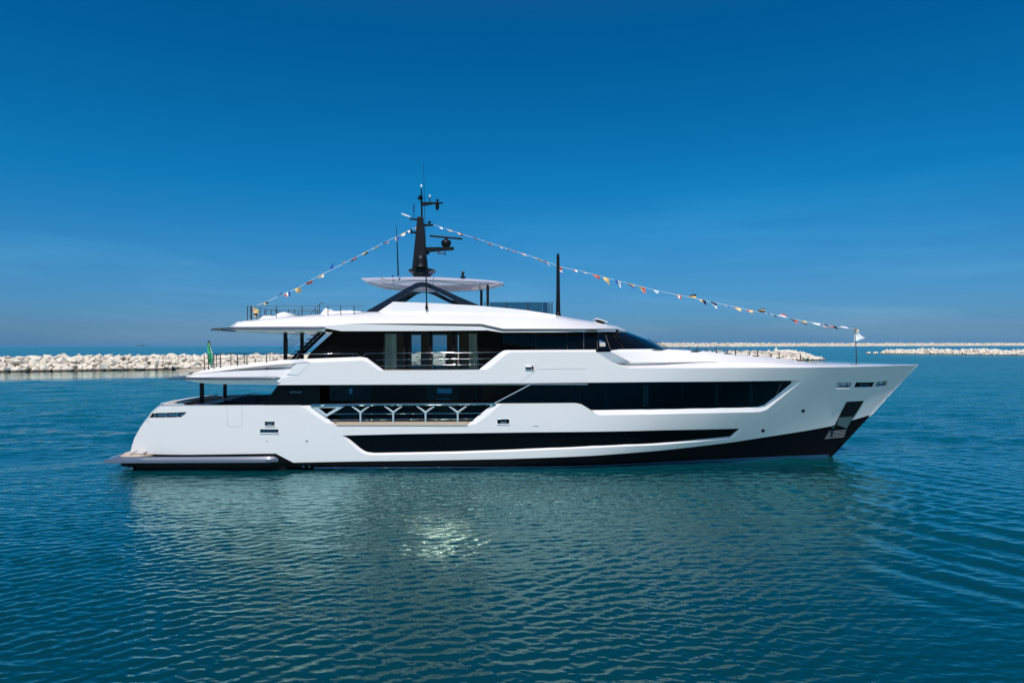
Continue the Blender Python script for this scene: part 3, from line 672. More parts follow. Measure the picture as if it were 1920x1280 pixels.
for X in (-15.6, -14.0, -12.6, -11.9, -11.7, -11.5, -11.2): PP.append((X, 3.8, 5.3, ZR))
for y in (-2.0, 0, 2.0): PP.append((-16.55, y, 5.3, ZR))
posts(ar, PP, .024, M['post'])
# upper deck pillars + stairs
for px, Y, w_ in ((534, -1.6, .17), (565.3, 1.4, .18)):
    mb = MB(); a = Q(px, 640, Y); mb.box((a.x-w_/2, Y, 5.2), (a.x+w_/2, Y+.22, 7.4)); mb.build('pillar', M['black'], Y0, bevel=.02)
mb = MB(); A = Q(602, 621, -1.6); Bq = Q(545, 676, -1.6)
mb.beam(A, Bq, .05, .16); mb.beam(A+Vector((0, .9, 0)), Bq+Vector((0, .9, 0)), .05, .16)
for k in range(8):
    t = k/7.5; p = A.lerp(Bq, t); mb.box((p.x-.36, p.y, p.z-.02), (p.x+.02, p.y+.9, p.z+.03))
st_ = mb.build('stairs', M['black'], Y0)
mb = MB()
for k in range(4):
    a = Q(556+k*5.5, 622, -1.0); b = Q(538.5+k*(-.5), 640+k*8.5, -1.0); mb.tube([a, b], .014, 5)
mb.tube([Q(539.5, 634, -1.0), Q(539.5, 662, -1.0)], .014, 5); mb.tube([Q(524, 655, -1), Q(538, 642, -1)], .014, 5); mb.build('handrail', M['rail'], st_)

# ---- sundeck body
rim('rub_rail', [(xx(616, -4.2), -4.0, zz(613.3, -4.1, 600), zz(614, -4.1, 600), .05), (xx(597, -4.2), -4.17, zz(611.6, -4.15, 600), zz(617.5, -4.15, 600), .3), (xx(520, -4.2), -4.2, zz(611.8, -4.2, 520), zz(618, -4.2, 520), .35),
                 (xx(445, -4.2), -4.17, zz(612.5, -4.2), zz(618, -4.2), .4), (xx(397, -4.1), -4.05, zz(615, -4.1), zz(616.3, -4.1), .5), (-16.45, -3.0, 7.46, 7.40, .7), (-16.75, -1.6, 7.46, 7.4, .8), (-16.8, 0, 7.46, 7.4, .8)], M['rim'])
T = [(437, 611), (445, 604), (457, 601), (523, 595), (590, 590), (640, 587), (683, 584.8), (709, 584.4), (800, 583), (900, 585), (982, 586.5), (1042, 590.7), (1078, 597.3), (1115, 602.5), (1158.7, 613), (1177.5, 620.6)]
G1 = [(437, 612.2), (446, 612.2), (460, 612), (523, 612), (597, 611.6), (640, 608.6), (666, 606.6), (709, 606.4), (800, 606.2), (902.5, 606.9), (943.7, 616.2), (1042, 616.2), (1078, 616.2), (1115, 616), (1152, 615.7), (1177, 621)]
G3 = [(437, 612.6), (446, 612.6), (460, 612.4), (523, 612.4), (597, 612.2), (640, 609), (666, 607.2), (709, 608.3), (800, 611), (901, 613.2), (941, 621.8), (1042, 621.1), (1078, 621), (1115, 619.5), (1152, 616.4), (1177, 621.2)]
LL = [(437, 613), (446, 613), (460, 612.8), (524, 612.8), (599, 613.4), (640, 620.6), (666, 620.6), (709, 620.5), (800, 620.2), (914, 618.9), (941, 622.9), (1042, 622.6), (1078, 622.3), (1115, 622.1), (1152, 622), (1177.5, 622)]
yT = [-3.6, -3.6, -3.5, -3.4, -3.2, -3.05, -2.95, -2.9, -2.85, -2.8, -2.7, -2.5, -2.2, -1.8, -.9, 0]
yG = [-3.9, -3.95, -4.0, -4.02, -4.05, -4.08, -4.1, -4.1, -4.1, -4.1, -4.08, -3.98, -3.8, -3.45, -2.6, 0]
yL = [-3.9, -3.95, -4.0, -4.02, -4.05, -4.08, -4.1, -4.1, -4.1, -4.1, -4.02, -3.9, -3.7, -3.35, -2.5, 0]
mb = MB()
rT = [Q(*p, y) for p, y in zip(T, yT)]; rG1 = [Q(*p, y) for p, y in zip(G1, yG)]; rG3 = [Q(*p, y) for p, y in zip(G3, yL)]; rL = [Q(*p, y) for p, y in zip(LL, yL)]
mid = [a.lerp(b, .5)+Vector((0, -.03, .10)) for a, b in zip(rT, rG1)]
mid[0] = rT[0].lerp(rG1[0], .5); mid[-1] = rT[-1].lerp(rG1[-1], .5)
gd = [0, 0, 0, 0, 0, 0, .03, .16, .3, .34, .34, .3, .25, .2, .03, 0]
rG2 = [a.lerp(b, .35)+Vector((0, g, 0)) for a, b, g in zip(rG1, rG3, gd)]
mb.loft([rT, mid, rG1], 3); mb.loft([rG1, rG2], 3); mb.loft([rG2, rG3], 3); mb.loft([rG3, rL], 3)
deckc = [Vector((p.x, 0, p.z+.0)) for p in rT]; mb.loft([rT, deckc], 3)
lc = [Vector((p.x, 0, p.z+.02)) for p in rL]; mb.loft([rL, lc], 3)
stern_wrap(mb, [rT[0]+Vector((.4, 0, .25)), rT[0], rG1[0], rL[0]], .6, 0)
mb.mirror(); mb.build('sundeck', M['white'], Y0, angle=30)
mb = MB(); U1 = [(436, 617), (470, 617), (520, 617), (570, 617), (597, 617), (612, 615.5)]; U2 = [(440, 619.5), (447, 622.6), (480, 622.8), (540, 622.4), (590, 622), (607, 621.6)]
r1_ = [Q(*p, -4.0) for p in U1]; r2_ = [Q(*p, -3.9) for p in U2]; r3_ = [Vector((p.x, 0, p.z)) for p in r2_]; mb.loft([r1_, r2_, r3_], 2); mb.mirror(); mb.build('sundeck_soffit', M['white2'], Y0)
# coaming / wind break on the sundeck
mb = MB(); c0 = [(708.5, 584.8), (737, 565.7), (780, 567), (821, 568.7), (896.6, 573), (960, 578.5), (987.5, 581.6), (1042, 590)]; c1 = [(708.6, 585.2), (740, 585), (780, 584.6), (821, 584.2), (900, 585.8), (960, 586.9), (988, 587.5), (1042, 591)]
a = [Q(*p, -2.8) for p in c0]; b = [Q(*p, -2.9)-Vector((0, 0, .12)) for p in c1]; c_ = [p+Vector((0, .18, 0)) for p in a]; d_ = [p+Vector((0, .3, 0)) for p in b]
mb.loft([b, a, c_, d_], 2); mb.mirror(); mb.build('coaming', M['white'], Y0, angle=30)

# ---- wheelhouse glazing wrapping round the front
bot = [(941, 657, -3.45), (1005, 656.6, -3.45), (1064, 656.6, -3.45), (1094, 656.6, -3.44), (1120, 656.6, -3.4), (1145, 656.6, -3.3), (1172, 656.4, -3.1), (1197, 656, -2.75), (1222, 655.8, -2.1), (1243, 655.5, -1.1), (1251, 655.2, 0)]
topp = [(941, 620.5, -3.4), (1005, 621, -3.35), (1064, 621, -3.3), (1094, 621, -3.2), (1120, 621, -3.0), (1133, 621.3, -2.7), (1146, 621.5, -2.3), (1156, 621.7, -1.8), (1166, 621.8, -1.3), (1173, 622, -.7), (1177.5, 622, 0)]
gm = [M['glassblack'], M['glassblack'], M['glassblack'], M['glassblack'], M['clear'], M['glassblack'], M['glassblack'], M['glassblack'], M['glassblack'], M['glassblack']]
BT = [Q(*p) for p in bot]; TT = [Q(*p) for p in topp]
groups = [(0, 1), (1, 2), (2, 3), (3, 4), (4, 5), (5, 6), (6, 10)]
for gi_, (i, j) in enumerate(groups):
    mb = MB()
    for s in (1,):
        A_ = [Vector((p.x, p.y*s, p.z)) for p in BT[i:j+1]]; B_ = [Vector((p.x, p.y*s, p.z)) for p in TT[i:j+1]]
        if j == 10: A_ += [Vector((p.x, -p.y, p.z)) for p in A_[::-1][1:]]; B_ += [Vector((p.x, -p.y, p.z)) for p in B_[::-1][1:]]
        else:
            d = (A_[1]-A_[0]).normalized()*.02; A_ = [A_[0]+d, A_[1]-d]; B_ = [B_[0]+d, B_[1]-d]
        md = [a.lerp(b, .5)+Vector((.05 if j == 10 else 0, -.04*s if a.y*s < -.5 or True else 0, .03)) for a, b in zip(A_, B_)]
        if j == 10: md = [a.lerp(b, .5)+Vector((.06, 0, .06)) for a, b in zip(A_, B_)]
        mb.loft([A_, md, B_], 3)
    mb.build('windscreen' if j == 10 else 'wheelhouse_window', M['screenblack'] if j == 10 else gm[i], Y0, angle=60)
mb = MB()
for i in range(1, 7):
    mb = MB(); mb.tube([BT[i]+Vector((0, .03, 0)), TT[i]+Vector((0, .03, 0))], .022, 5); mb.build('window_mullion', M['post'], Y0)
mb = MB(); panel(mb, [(1112, 618), (1160, 618), (1160, 664), (1112, 664)], [[(1123.5, 637), (1139, 643.5), (1139, 649.2), (1124.5, 649.2)]], fn=C(2.2), th=.05, cut=0, mirror=False); mb.build('cabin_partition', M['dark'], Y0, smooth=False)
mb = MB(); mb.box((BT[0].x, -3.1, 5.2), (BT[3].x-.05, 3.1, 7.3)); mb.box((BT[5].x+.1, -2.6, 5.2), (BT[5].x+.35, -.5, 7.0)); mb.build('wheelhouse_lining', M['dark'], Y0)
mb = MB()
for s in (-1, 1):
    mb.tube([Vector((9.1, .4*s, 6.34)), Vector((8.3, .25*s, 6.75)), Vector((7.9, .5*s, 6.95))], .018, 5); mb.tube([Vector((9.1, 1.3*s, 6.34)), Vector((8.2, 1.1*s, 6.8))], .018, 5)
mb.build('wiper', M['post'], Y0)
# foredeck details, rail
mb = MB(); a = Q(1261, 658, -2.6); mb.box((a.x, -2.9, a.z-.03), (a.x+.55, -2.5, a.z+.03)); mb.build('deck_vent', M['greyint'], Y0)
rl = MB(); RP = [(1250, 654), (1306.5, 652.8), (1343, 653.8), (1379, 655), (1420.5, 657.4), (1461, 659.6), (1501, 664)]; RB = [655, 659.8, 661.8, 664, 667.3, 671, 675.5]
rl.tube([Q(px, py, -2.9+max(0, (px-1380)/160)) for px, py in RP], .012, 6)
rl.tube([Q(px, py+4, -2.9+max(0, (px-1380)/160)) for px, py in RP], .008, 6); rl.mirror(); fr = rl.build('foredeck_rail', M['rail'], Y0)
for (px, py), yb in list(zip(RP, RB))[1:]:
    for s in (1, -1):
        a = Q(px, py, -2.9+max(0, (px-1380)/160)); b = Q(px, yb+1, -2.9+max(0, (px-1380)/160)); mb = MB(); mb.tube([(a.x, a.y*s, a.z), (b.x, b.y*s, b.z)], .03, 6); mb.build('rail_post', M['post'], fr)
# open roof hatch
mb = MB(); a = Q(1114.5, 597.6, -1.2); b = Q(1135.5, 604.6, -1.2); mb.beam(a, b, 1.6, .05); mb.build('roof_hatch', M['white2'], Y0)
mb = MB(); mb.beam(Q(1119, 601, -1.2), Q(1132, 605, -1.2), 1.4, .06); mb.build('hatch_seal', M['post'], Y0)
# camera unit on the side
mb = MB(); mb.box((Q(985, 688, -4.3).x, -4.29, Q(985, 688.7, -4.3).z), (Q(995.5, 688, -4.3).x, -4.15, Q(985, 685.6, -4.3).z)); mb.build('side_light', M['white2'], Y0, bevel=.02)
mb = MB(); mb.box((Q(985.5, 688, -4.3).x, -4.27, Q(985, 692.0, -4.3).z), (Q(996, 688, -4.3).x, -4.15, Q(985, 689, -4.3).z)); mb.lathe(Q(998.5, 692.3, -4.24), [(.0, 0), (.05, .0), (.06, .08), (.05, .16), (0, .18)], 12); mb.build('side_light_lens', M['black'], Y0)

# ---- glass windscreen on the sundeck and its posts
ge = empty('glass_screen', (0, 0, 0), None, None); ge.parent = Y0; LOC[ge.name] = (0, 0, 0)
for a in ('label', 'category'): 
    if a in ge: del ge[a]
for x0, x1 in ((918, 948.5), (950.5, 989.2), (991, 1017), (1017.5, 1027)):
    mb = MB(); a = Q(x0, 566.5, -2.2); b = Q(x1, 590, -2.2); mb.box((a.x, -2.2, 8.3), (b.x, -2.17, a.z)); mb.build('glass_pane', M['screen'] if x0 < 1010 else M['tintdark'], ge)
mb = MB(); b = Q(1033, 568, -1.5); mb.box((b.x, -2.0, 8.2), (b.x+.03, 2.0, 8.95)); mb.build('glass_pane', M['tintdark'], ge)
for px in (909, 949.5, 990, 1029.5, 1035):
    mb = MB(); a = Q(px, 566, -2.2); mb.box((a.x-.03, -2.22, 8.2), (a.x+.03, -2.14, a.z)); mb.build('screen_post', M['rail'], ge)
for px, Y in ((902.5, 1.0), (914.5, -2.4)):
    mb = MB(); a = Q(px, 540, Y); mb.box((a.x-.075, Y-.07, 8.3), (a.x+.075, Y+.07, Q(px, 534 if px > 905 else 543, Y).z)); mb.build('pillar', M['black'], Y0)

# ---- hardtop (lens shaped roof)
mb = MB()
ht = [(677.5, 522.6), (695, 521), (712, 519.8), (776, 518.2), (821, 518.8), (897, 523.2), (930, 527), (944, 531)]
he = [(677.8, 523.2), (696, 523.8), (714, 524.2), (776, 524.2), (821, 524.5), (897, 527.6), (929, 530), (944.3, 531.4)]
hc = [(678.3, 523.8), (690, 527.4), (715, 530.2), (764, 536), (821, 535.7), (897, 532.3), (927, 531.8), (944.3, 532)]
hl = [(679, 524.4), (692, 533), (716, 540), (764, 544.6), (821, 545.4), (893, 543.2), (924, 538.8), (943.8, 532.4)]
yt = [-.5, -.75, -.85, -.95, -.95, -.9, -.8, -.5]; ye = [-.9, -1.3, -1.45, -1.55, -1.55, -1.5, -1.35, -.8]; yc = [-.9, -1.25, -1.4, -1.5, -1.5, -1.45, -1.3, -.8]; yl = [-.4, -.5, -.5, -.55, -.55, -.5, -.5, -.4]
ra, rb, rc_, rd = [[Q(*p, y) for p, y in zip(P, Y)] for P, Y in ((ht, yt), (he, ye), (hc, yc), (hl, yl))]
ctr_t = [Vector((p.x, 0, p.z+.0)) for p in ra]; ctr_b = [Vector((p.x, 0, p.z)) for p in rd]
rab = [a.lerp(b, .5)+Vector((0, -.05, .05)) for a, b in zip(ra, rb)]
mb.loft([ctr_t, ra, rab, rb, rc_, rd, ctr_b], 3); mb.mirror()
M['roofpaint'] = mat('silver_roof_paint', (.42, .42, .50), .3, metal=.1, coat=.8)
hto = mb.build('hardtop', M['roofpaint'], Y0, angle=22)
mb = MB()
for P in ([(712, 519.4), (724, 525.4), (800, 525), (888, 528.6), (898, 522.8)],):
    q = []
    for a, b in zip(P[:-1], P[1:]):
        for k in range(5): q.append((a[0]+(b[0]-a[0])*k/5, a[1]+(b[1]-a[1])*k/5))
    q.append(P[-1]); mb.tube([Q(x, y, -1.56 if 715 < x < 892 else -1.2) for x, y in q], .012, 5)
mb.mirror(); mb.build('roof_seam', M['black'], hto)
# A-shaped arch legs
mb = MB()
def arch(Y, o, i):
    q = [Q(*p, Y) for p in o+i[::-1]]; mb.prism([(p.x, p.z) for p in q], Y, Y+.22)
arch(-2.15, [(683.6, 585.5), (720, 564), (774, 533.2), (781, 530), (791, 528.6), (801, 529.8), (812, 534.2), (860, 556), (901, 573.2)], [(708, 585.5), (737, 567), (770, 546), (779, 540), (791, 537), (800, 538.3), (812, 543), (840, 557), (866, 571)])
ar_ = mb.build('arch', M['navy'], Y0, bevel=.015)
mb = MB(); q = MB
def arch2(Y, o, i):
    q = [Q(*p, Y) for p in o+i[::-1]]; mb.prism([(p.x, p.z) for p in q], Y, Y+.22)
arch2(1.95, [(690, 580), (738, 566), (776, 544), (787, 540), (800, 540), (812, 544), (846, 562), (890, 572)], [(700, 582), (752, 571), (780, 552), (790, 548.6), (800, 548.6), (812, 552.5), (843, 568), (860, 574)])
mb.build('arch', M['navy'], Y0, bevel=.015)

# ---- mast
mt = MB(); A = [Q(774, 506, 0), Q(801.5, 506, 0), Q(793.5, 407, 0), Q(783.2, 407, 0)]
def taper(mb, a, b, c, d, y0, y1, mi=0):
    v = [Vector((a.x, -y0, a.z)), Vector((b.x, -y0, b.z)), Vector((b.x, y0, b.z)), Vector((a.x, y0, a.z)), Vector((d.x, -y1, d.z)), Vector((c.x, -y1, c.z)), Vector((c.x, y1, c.z)), Vector((d.x, y1, d.z))]
    mb.add(v, [(0, 3, 2, 1), (4, 5, 6, 7), (0, 1, 5, 4), (1, 2, 6, 5), (2, 3, 7, 6), (3, 0, 4, 7)], mi)
taper(mt, *A, .35, .16); mo = mt.build('mast', M['black'], Y0, bevel=.02)
mb = MB(); z0 = Q(790, 518.5, 0).z; mb.lathe((Q(791, 510, 0).x, 0, z0), [(.5, 0), (.55, .12), (.6, .2), (.72, .28), (.82, .36), (.72, .42), (.45, .46), (.38, .5)], 28); 
mb.build('mast_base', M['black'], mo)
mb = MB(); mb.lathe((Q(791, 510, 0).x+.03, 0, Q(791, 508.5, 0).z), [(.38, -.28), (.5, -.26), (.68, -.14), (.80, -.01), (.82, .03), (.74, .09), (.5, .15), (.3, .18)], 32, sy=.8); mb.build('mast_fairing', M['greyint'], mo)
mb = MB(); cx = Q(789.7, 490, -.7); zb_ = Q(789.7, 501.5, -.7).z; r_ = 11.8*(CAMD-.7)/F; hgt = Q(789.7, 476, -.7).z-zb_
mb.lathe((cx.x, -.7, zb_), [(r_*1.05, 0), (r_*1.05, .03), (r_, .05)]+[(r_*math.cos(t), hgt-r_*1.15+r_*1.15*math.sin(t)) for t in np.linspace(0, 1.5, 10)], 32); mb.build('satellite_dome', M['black'], mo, angle=60)
mb = MB(); mb.lathe((cx.x, -.5, Q(790, 517, -.5).z), [(.42, 0), (.40, .2), (.36, .42)], 20); mb.build('dome_base', M['black'], mo)
# arms
mb = MB(); mb.prism([(p.x, p.z) for p in (Q(780, 464.5, 0), Q(851, 463.6, 0), Q(850.6, 468.5, 0), Q(800, 472.5, 0), Q(782, 470, 0))], -.18, .18); mb.tube([Q(796, 470, 0), Q(804, 476, 0)], .08, 8); mb.build('radar_arm', M['black'], mo)
mb = MB(); mb.tube([Q(820, 475, -.2), Q(834, 475.4, -.2)], .035, 8); mb.tube([Q(834.5, 472, -.2), Q(835.5, 478.5, -.2)], .03, 6); mb.tube([Q(821, 475, -.2), Q(824, 470, -.2)], .03, 6); mb.build('horn', M['black'], mo)
rd_ = MB(); c = Q(836.5, 462.5, 0); rd_.lathe((c.x, 0, c.z), [(.2, 0), (.26, .08), (.31, .22), (.26, .36), (.1, .42), (.09, .5)], 20); ro = rd_.build('radar_pedestal', M['black'], mo, angle=60)
mb = MB(); mb.beam(Q(806, 442.2, 0), Q(867, 448, 0), .16, .10); mb.build('radar_scanner', M['black'], ro, bevel=.03)
mb = MB(); mb.tube([Q(791, 409, 0), Q(790.5, 372, 0), Q(790.2, 362, 0), Q(790, 352, 0)], [.055, .055, .04, .02], 8)
mb.lathe(Q(788, 375, 0), [(.02, 0), (.16, .05), (.18, .13), (.05, .17), (.14, .22), (.04, .26)], 14); mb.build('mast_pole', M['black'], mo)
mb = MB(); mb.lathe(Q(790, 352, 0), [(.02, 0), (.05, .04), (.055, .12), (.03, .18), (0, .2)], 12); mb.build('mast_light', M['fabric'], mo)
mb = MB(); mb.prism([(p.x, p.z) for p in (Q(786.5, 379.4, 0), Q(830.6, 379.8, 0), Q(830.6, 381.3, 0), Q(815, 382, 0), Q(800, 385, 0), Q(791, 385.6, 0), Q(791, 381, 0))], -.12, .12); mb.tube([Q(806, 379, 0), Q(806, 370.5, 0)], .03, 8); mb.lathe(Q(820, 379.5, 0), [(.1, 0), (.03, .06), (.07, .1), (.08, .14), (.03, .2)], 10); mb.build('mast_arm', M['black'], mo)
mb = MB(); mb.lathe(Q(806, 370.5, 0), [(.03, 0), (.045, .03), (.045, .14), (.02, .17)], 10); mb.build('mast_light', M['fabric'], mo)
mb = MB(); c = Q(820, 394.2, 0); mb.lathe((c.x, 0, c.z), [(0, 0), (.06, .02), (.1, .1), (.11, .25), (.12, .4)], 14); mb.build('mast_camera', M['black'], mo, angle=60)
mb = MB(); mb.prism([(p.x, p.z) for p in (Q(768, 409.8, 0), Q(784, 410.2, 0), Q(785, 413.4, 0), Q(768, 411.6, 0))], -.1, .1); mb.build('mast_arm', M['black'], mo)
mb = MB(); mb.tube([Q(753, 401, 0), Q(769, 407, 0)], .045, 8); mb.build('searchlight', M['fabric'], mo)
mb = MB(); mb.prism([(p.x, p.z) for p in (Q(791, 420.6, 0), Q(812, 420.4, 0), Q(812, 423.2, 0), Q(791, 424.6, 0))], -.1, .1); mb.lathe(Q(805, 420.6, 0), [(.03, 0), (.03, .05), (.1, .1), (.1, .17)], 12); mb.build('mast_arm', M['black'], mo)
mb = MB(); mb.prism([(p.x, p.z) for p in (Q(761, 434, 0), Q(783, 434.4, 0), Q(782, 438.2, 0), Q(761, 436, 0))], -.1, .1); mb.build('mast_arm', M['black'], mo)
mb = MB(); mb.tube([Q(776, 382, 0), Q(776, 398, 0)], .03, 6); mb.tube([Q(776, 398, 0), Q(776.4, 409, 0)], .015, 6); mb.build('whip_aerial', M['black'], mo)
mb = MB(); mb.tube([Q(743.3, 423.5, -1.6), Q(744.6, 455, -1.6), Q(746.8, 518, -1.6)], [.012, .03, .045], 6); mb.build('whip_aerial', M['black'], hto)
mb = MB(); mb.tube([Q(794, 306, -2.9), Q(796.4, 400, -2.9), Q(799, 515, -2.9), Q(799.8, 570, -2.9)], [.008, .014, .035, .04], 6); mb.lathe(Q(799.9, 581, -2.95), [(.02, 0), (.07, .06), (.09, .12), (.05, .25), (.05, .34)], 10); mb.build('whip_aerial', M['black'], Y0)
mb = MB(); mb.lathe(Q(868, 520.8, -1.2), [(.17, 0), (.17, .06), (.06, .1), (.05, .2)], 12); mb.tube([Q(866.5, 516, -1.2), Q(867, 512, -1.2), Q(870, 509.6, -1.2)], [.08, .11, .07], 8); mb.build('searchlight', M['black'], hto)
mb = MB(); mb.lathe(Q(736, 518.9, -1.6), [(.05, 0), (.05, .06), (0, .09)], 10); mb.build('roof_sensor', M['black'], hto)
# forward black pole on the sundeck
mb = MB(); a = Q(1046.5, 590, -.8); zt_ = Q(1047, 476.5, -.8).z; mb.lathe((a.x, -.8, a.z-.3), [(.16, 0), (.16, .35), (.12, .42), (.13, .46), (.11, 1.5), (.085, zt_-a.z+.2), (.085, zt_-a.z+.25), (.05, zt_-a.z+.27), (.05, zt_-a.z+.33), (0, zt_-a.z+.36)], 14); mb.build('signal_pole', M['black'], Y0)

# ---- sundeck railing aft
rl = MB(); ZS = zz(573.6, -3.3, 560)
def sr(Y, xs, z, dz=(.27, .54), r=.012):
    rl.tube([(xs[0], Y, z), (xs[-1], Y, z)], r, 5)
    for d in dz: rl.tube([(xs[0], Y, z-d), (xs[-1], Y, z-d)], .007, 4)
xa_, xb_ = xx(463.5, -3.3), xx(683, -3.3)
sr(-3.3, (xa_, xb_), ZS); rl.tube([(xa_, -3.3, ZS), (xa_, 3.3, ZS)], .012, 5); sr(3.3, (xa_, xb_), ZS)
sr(-.6, (xx(500, -.6), xx(600, -.6)), zz(580, -.6, 520), (.3,))
rl.tube([Q(579, 592, -1.2), Q(600, 569.5, -1.2), Q(601.5, 567.6, -1.2), Q(606, 567.6, -1.2), Q(606.5, 571, -1.2)], .016, 5)
sro = rl.build('sundeck_rail', M['post'], Y0)
P2 = [(xx(p, -3.3), -3.3, ZS-1.0, ZS) for p in (464, 518, 566.5, 615, 639, 664)]+[(xx(p, 3.3), 3.3, ZS-1.2, ZS) for p in (482, 522, 560, 600)]+[(xx(p, -.6), -.6, 7.9, zz(580, -.6, 520)) for p in (496, 499, 508.5, 541, 552, 591, 595.5)]+[(xx(599.5, -1.2), -1.2, 7.9, zz(572, -1.2, 600)), (xa_, -1.4, ZS-1, ZS), (xa_, 1.4, ZS-1, ZS)]
posts(sro, P2, .022, M['post'])
mb = MB(); mb.tube([Q(471, 600, -3.2), Q(471, 574.5, -3.2)], .045, 8); mb.build('flag_post', M['post'], Y0)

# ---- covered furniture on the sundeck
def blob(name, x0, x1, y0, y1, zb, prof, label):
    """a draped cover: prof(t, s) gives height along and across"""
    mb = MB(); nx, ny = 26, 12; rows_ = []
    for i in range(nx+1):
        r_ = []
        for j in range(ny+1):
            t = i/nx; s = j/ny; e = min(1, 8*min(t, 1-t)+.0)**.5*min(1, 6*min(s, 1-s))**.5 if 0 < i < nx and 0 < j < ny else 0
            z = zb+prof(t)*e+(.02*math.sin(11*t+5*s)+.012*math.sin(29*t-3*s))*e
            r_.append((x0+(x1-x0)*t+.03*math.sin(9*s+4*t), y0+(y1-y0)*s, z))
        rows_.append(r_)
    mb.loft(rows_); o = mb.build(name, M['fabric'], None, angle=70); tag(o, label, 'covered furniture', 'furniture under white covers on the sundeck'); return o
zd = 7.95
blob('covered_sunbed', xx(490, -2.4), xx(556, -2.4), -2.9, -1.2, zz(598, -2.4, 520)-.05, lambda t: .24 if t < .4 else (.24+.16*math.sin(min(1, (t-.4)/.3)*1.57) if t < .75 else .38*(1-(t-.75)/.28)), 'low sunbed under a white cover at the aft end of the top deck')
blob('covered_sofa', xx(602, -2.6), xx(682, -2.6), -3.0, -1.6, zz(590, -2.6, 640)-.05, lambda t: .27+(.14*math.exp(-((t-.1)/.09)**2)), 'long sofa under a white cover beside the dark arch leg on the top deck')
# ensign on its staff at the upper deck stern, jack on the bow staff
def cloth(mb, rows_, mi_of): 
    base = len(mb.v); nc = len(rows_[0])
    for r_ in rows_: mb.v += [tuple(p) for p in r_]
    for i in range(len(rows_)-1):
        for k in range(nc-1):
            a = base+i*nc+k; mb.f.append((a, a+1, a+nc+1, a+nc)); mb.mi.append(mi_of(i/(len(rows_)-1), k/(nc-1)))
FC = dict(w=mat('flag_white', (.75, .75, .76), .8), r=mat('flag_red', (.50, .10, .07), .8), b=mat('flag_blue', (.02, .10, .40), .8), n=mat('flag_navy', (.01, .015, .08), .8), y=mat('flag_yellow', (.78, .52, .22), .8), k=mat('flag_black', (.01, .01, .012), .8), g=mat('flag_green', (.06, .42, .22), .8))
ens = empty('ensign', (xx(397, -3.0), -3.0, zz(690, -3.0)), 'furled green, white and red flag on a staff at the upper deck stern', 'flag')
LOC['ensign'] = tuple(ens.location)
mb = MB(); mb.tube([Q(398, 689, -3.0), Q(394, 660, -3.0), Q(390.5, 638.5, -3.0)], .03, 6); mb.build('flagstaff', M['post'], ens)
rows_ = []
EN = [(388.5, 642, 392.5), (388.3, 650, 394.8), (389, 658, 397), (390, 666, 400.5), (391, 674, 400.5), (392.3, 681, 399), (394.5, 686.5, 397.5)]
for i, (a, y, b) in enumerate(EN):
    rows_.append([Q(a+(b-a)*k/6, y, -3.1+.07*math.sin(k*1.6+i)) for k in range(7)])
mb = MB(); cloth(mb, rows_, lambda u, v: 0 if (v < .75-.35*max(0, u-.5) and u > -.1) else (1 if v < .9 else 2)); mb.build('cloth', [FC['g'], FC['w'], FC['r']], ens, angle=80)
mb = MB(); rr = [[Q(390+k*1.2+i*1.0, 639+i*5.2, -2.93+.03*math.sin(k+i)) for k in range(4)] for i in range(5)]; cloth(mb, rr, lambda u, v: 0); mb.build('cloth', [FC['k']], ens, angle=80)
bj = empty('bow_flag', (Q(1604, 684, 0)), 'small white flag on a thin steel staff at the bow', 'flag'); LOC['bow_flag'] = tuple(bj.location)
mb = MB(); mb.tube([Q(1606, 684.5, 0), Q(1605, 650, 0), Q(1602.5, 617, 0)], [.04, .025, .015], 6); mb.lathe(Q(1605.8, 685.5, 0), [(.1, 0), (.1, .04), (.04, .1)], 10); mb.build('flagstaff', M['rail'], bj)
rows_ = [[Q(1602+(t*(20 if v < .85 else 20))*1.0*(.1+.9*min(1, v*1.25)) if True else 0, 619+v*21-(t*(0 if v < .6 else (v-.6)*14)), .02+.10*math.sin(5*t+3*v)*t) for t in np.linspace(0, 1, 8)] for v in np.linspace(0, 1, 9)]
mb = MB(); cloth(mb, rows_, lambda u, v: 0); mb.build('cloth', [FC['w']], bj, angle=80)

# ---- dressing lines of signal flags
def line(name, label, pts, flags, end_depths):
    e = empty(name, Q(pts[0][0], pts[0][1], end_depths[0]), label, 'flag string', 'strings of signal flags rigged from the mast'); LOC[e.name] = tuple(e.location)
    x0, x1 = pts[0][0], pts[-1][0]
    dep = lambda x: end_depths[0]+(end_depths[1]-end_depths[0])*(x-x0)/(x1-x0)
    mb = MB(); mb.tube([Q(x, y, dep(x)) for x, y in pts], .009, 5); mb.build('cord', FC['w'], e)
    def yat(x):
        for (a, c), (b, d) in zip(pts[:-1], pts[1:]):
            if min(a, b) <= x <= max(a, b): return c+(d-c)*(x-a)/(b-a)
        return pts[-1][1]
    for i, (x, h, wd, cols) in enumerate(flags):
        h *= 1.2; wd *= 1.12
        mb = MB(); rows_ = []; up = -1 if h < 0 else 1
        for a in range(5):
            r_ = []; v = a/4
            for k in range(7):
                t = k/6; px = x-wd/2+wd*t*(1-.25*v)+wd*.32*v
                r_.append(Q(px, yat(x-wd/2+wd*t)+h*v*(.55+.55*t*(1-.3*((i*7) % 3)/3))+.5*math.sin(4*t+i), dep(px)+.08*math.sin(3*t+2*v+i)))
            rows_.append(r_)
        n_ = len(cols); horiz = i % 2
        mb.build if False else None
        cloth(mb, rows_, lambda u, v: min(n_-1, int((u if horiz else v)*n_)))
        mb.build('flag', [FC[c] for c in cols], e, angle=80)
    return e
AFT = [(470.5, 577), (497, 567), (522, 555.5), (558, 540), (600, 516), (641, 496), (684, 473.5), (723, 453.5), (742, 444.5), (767, 432), (783, 425)]
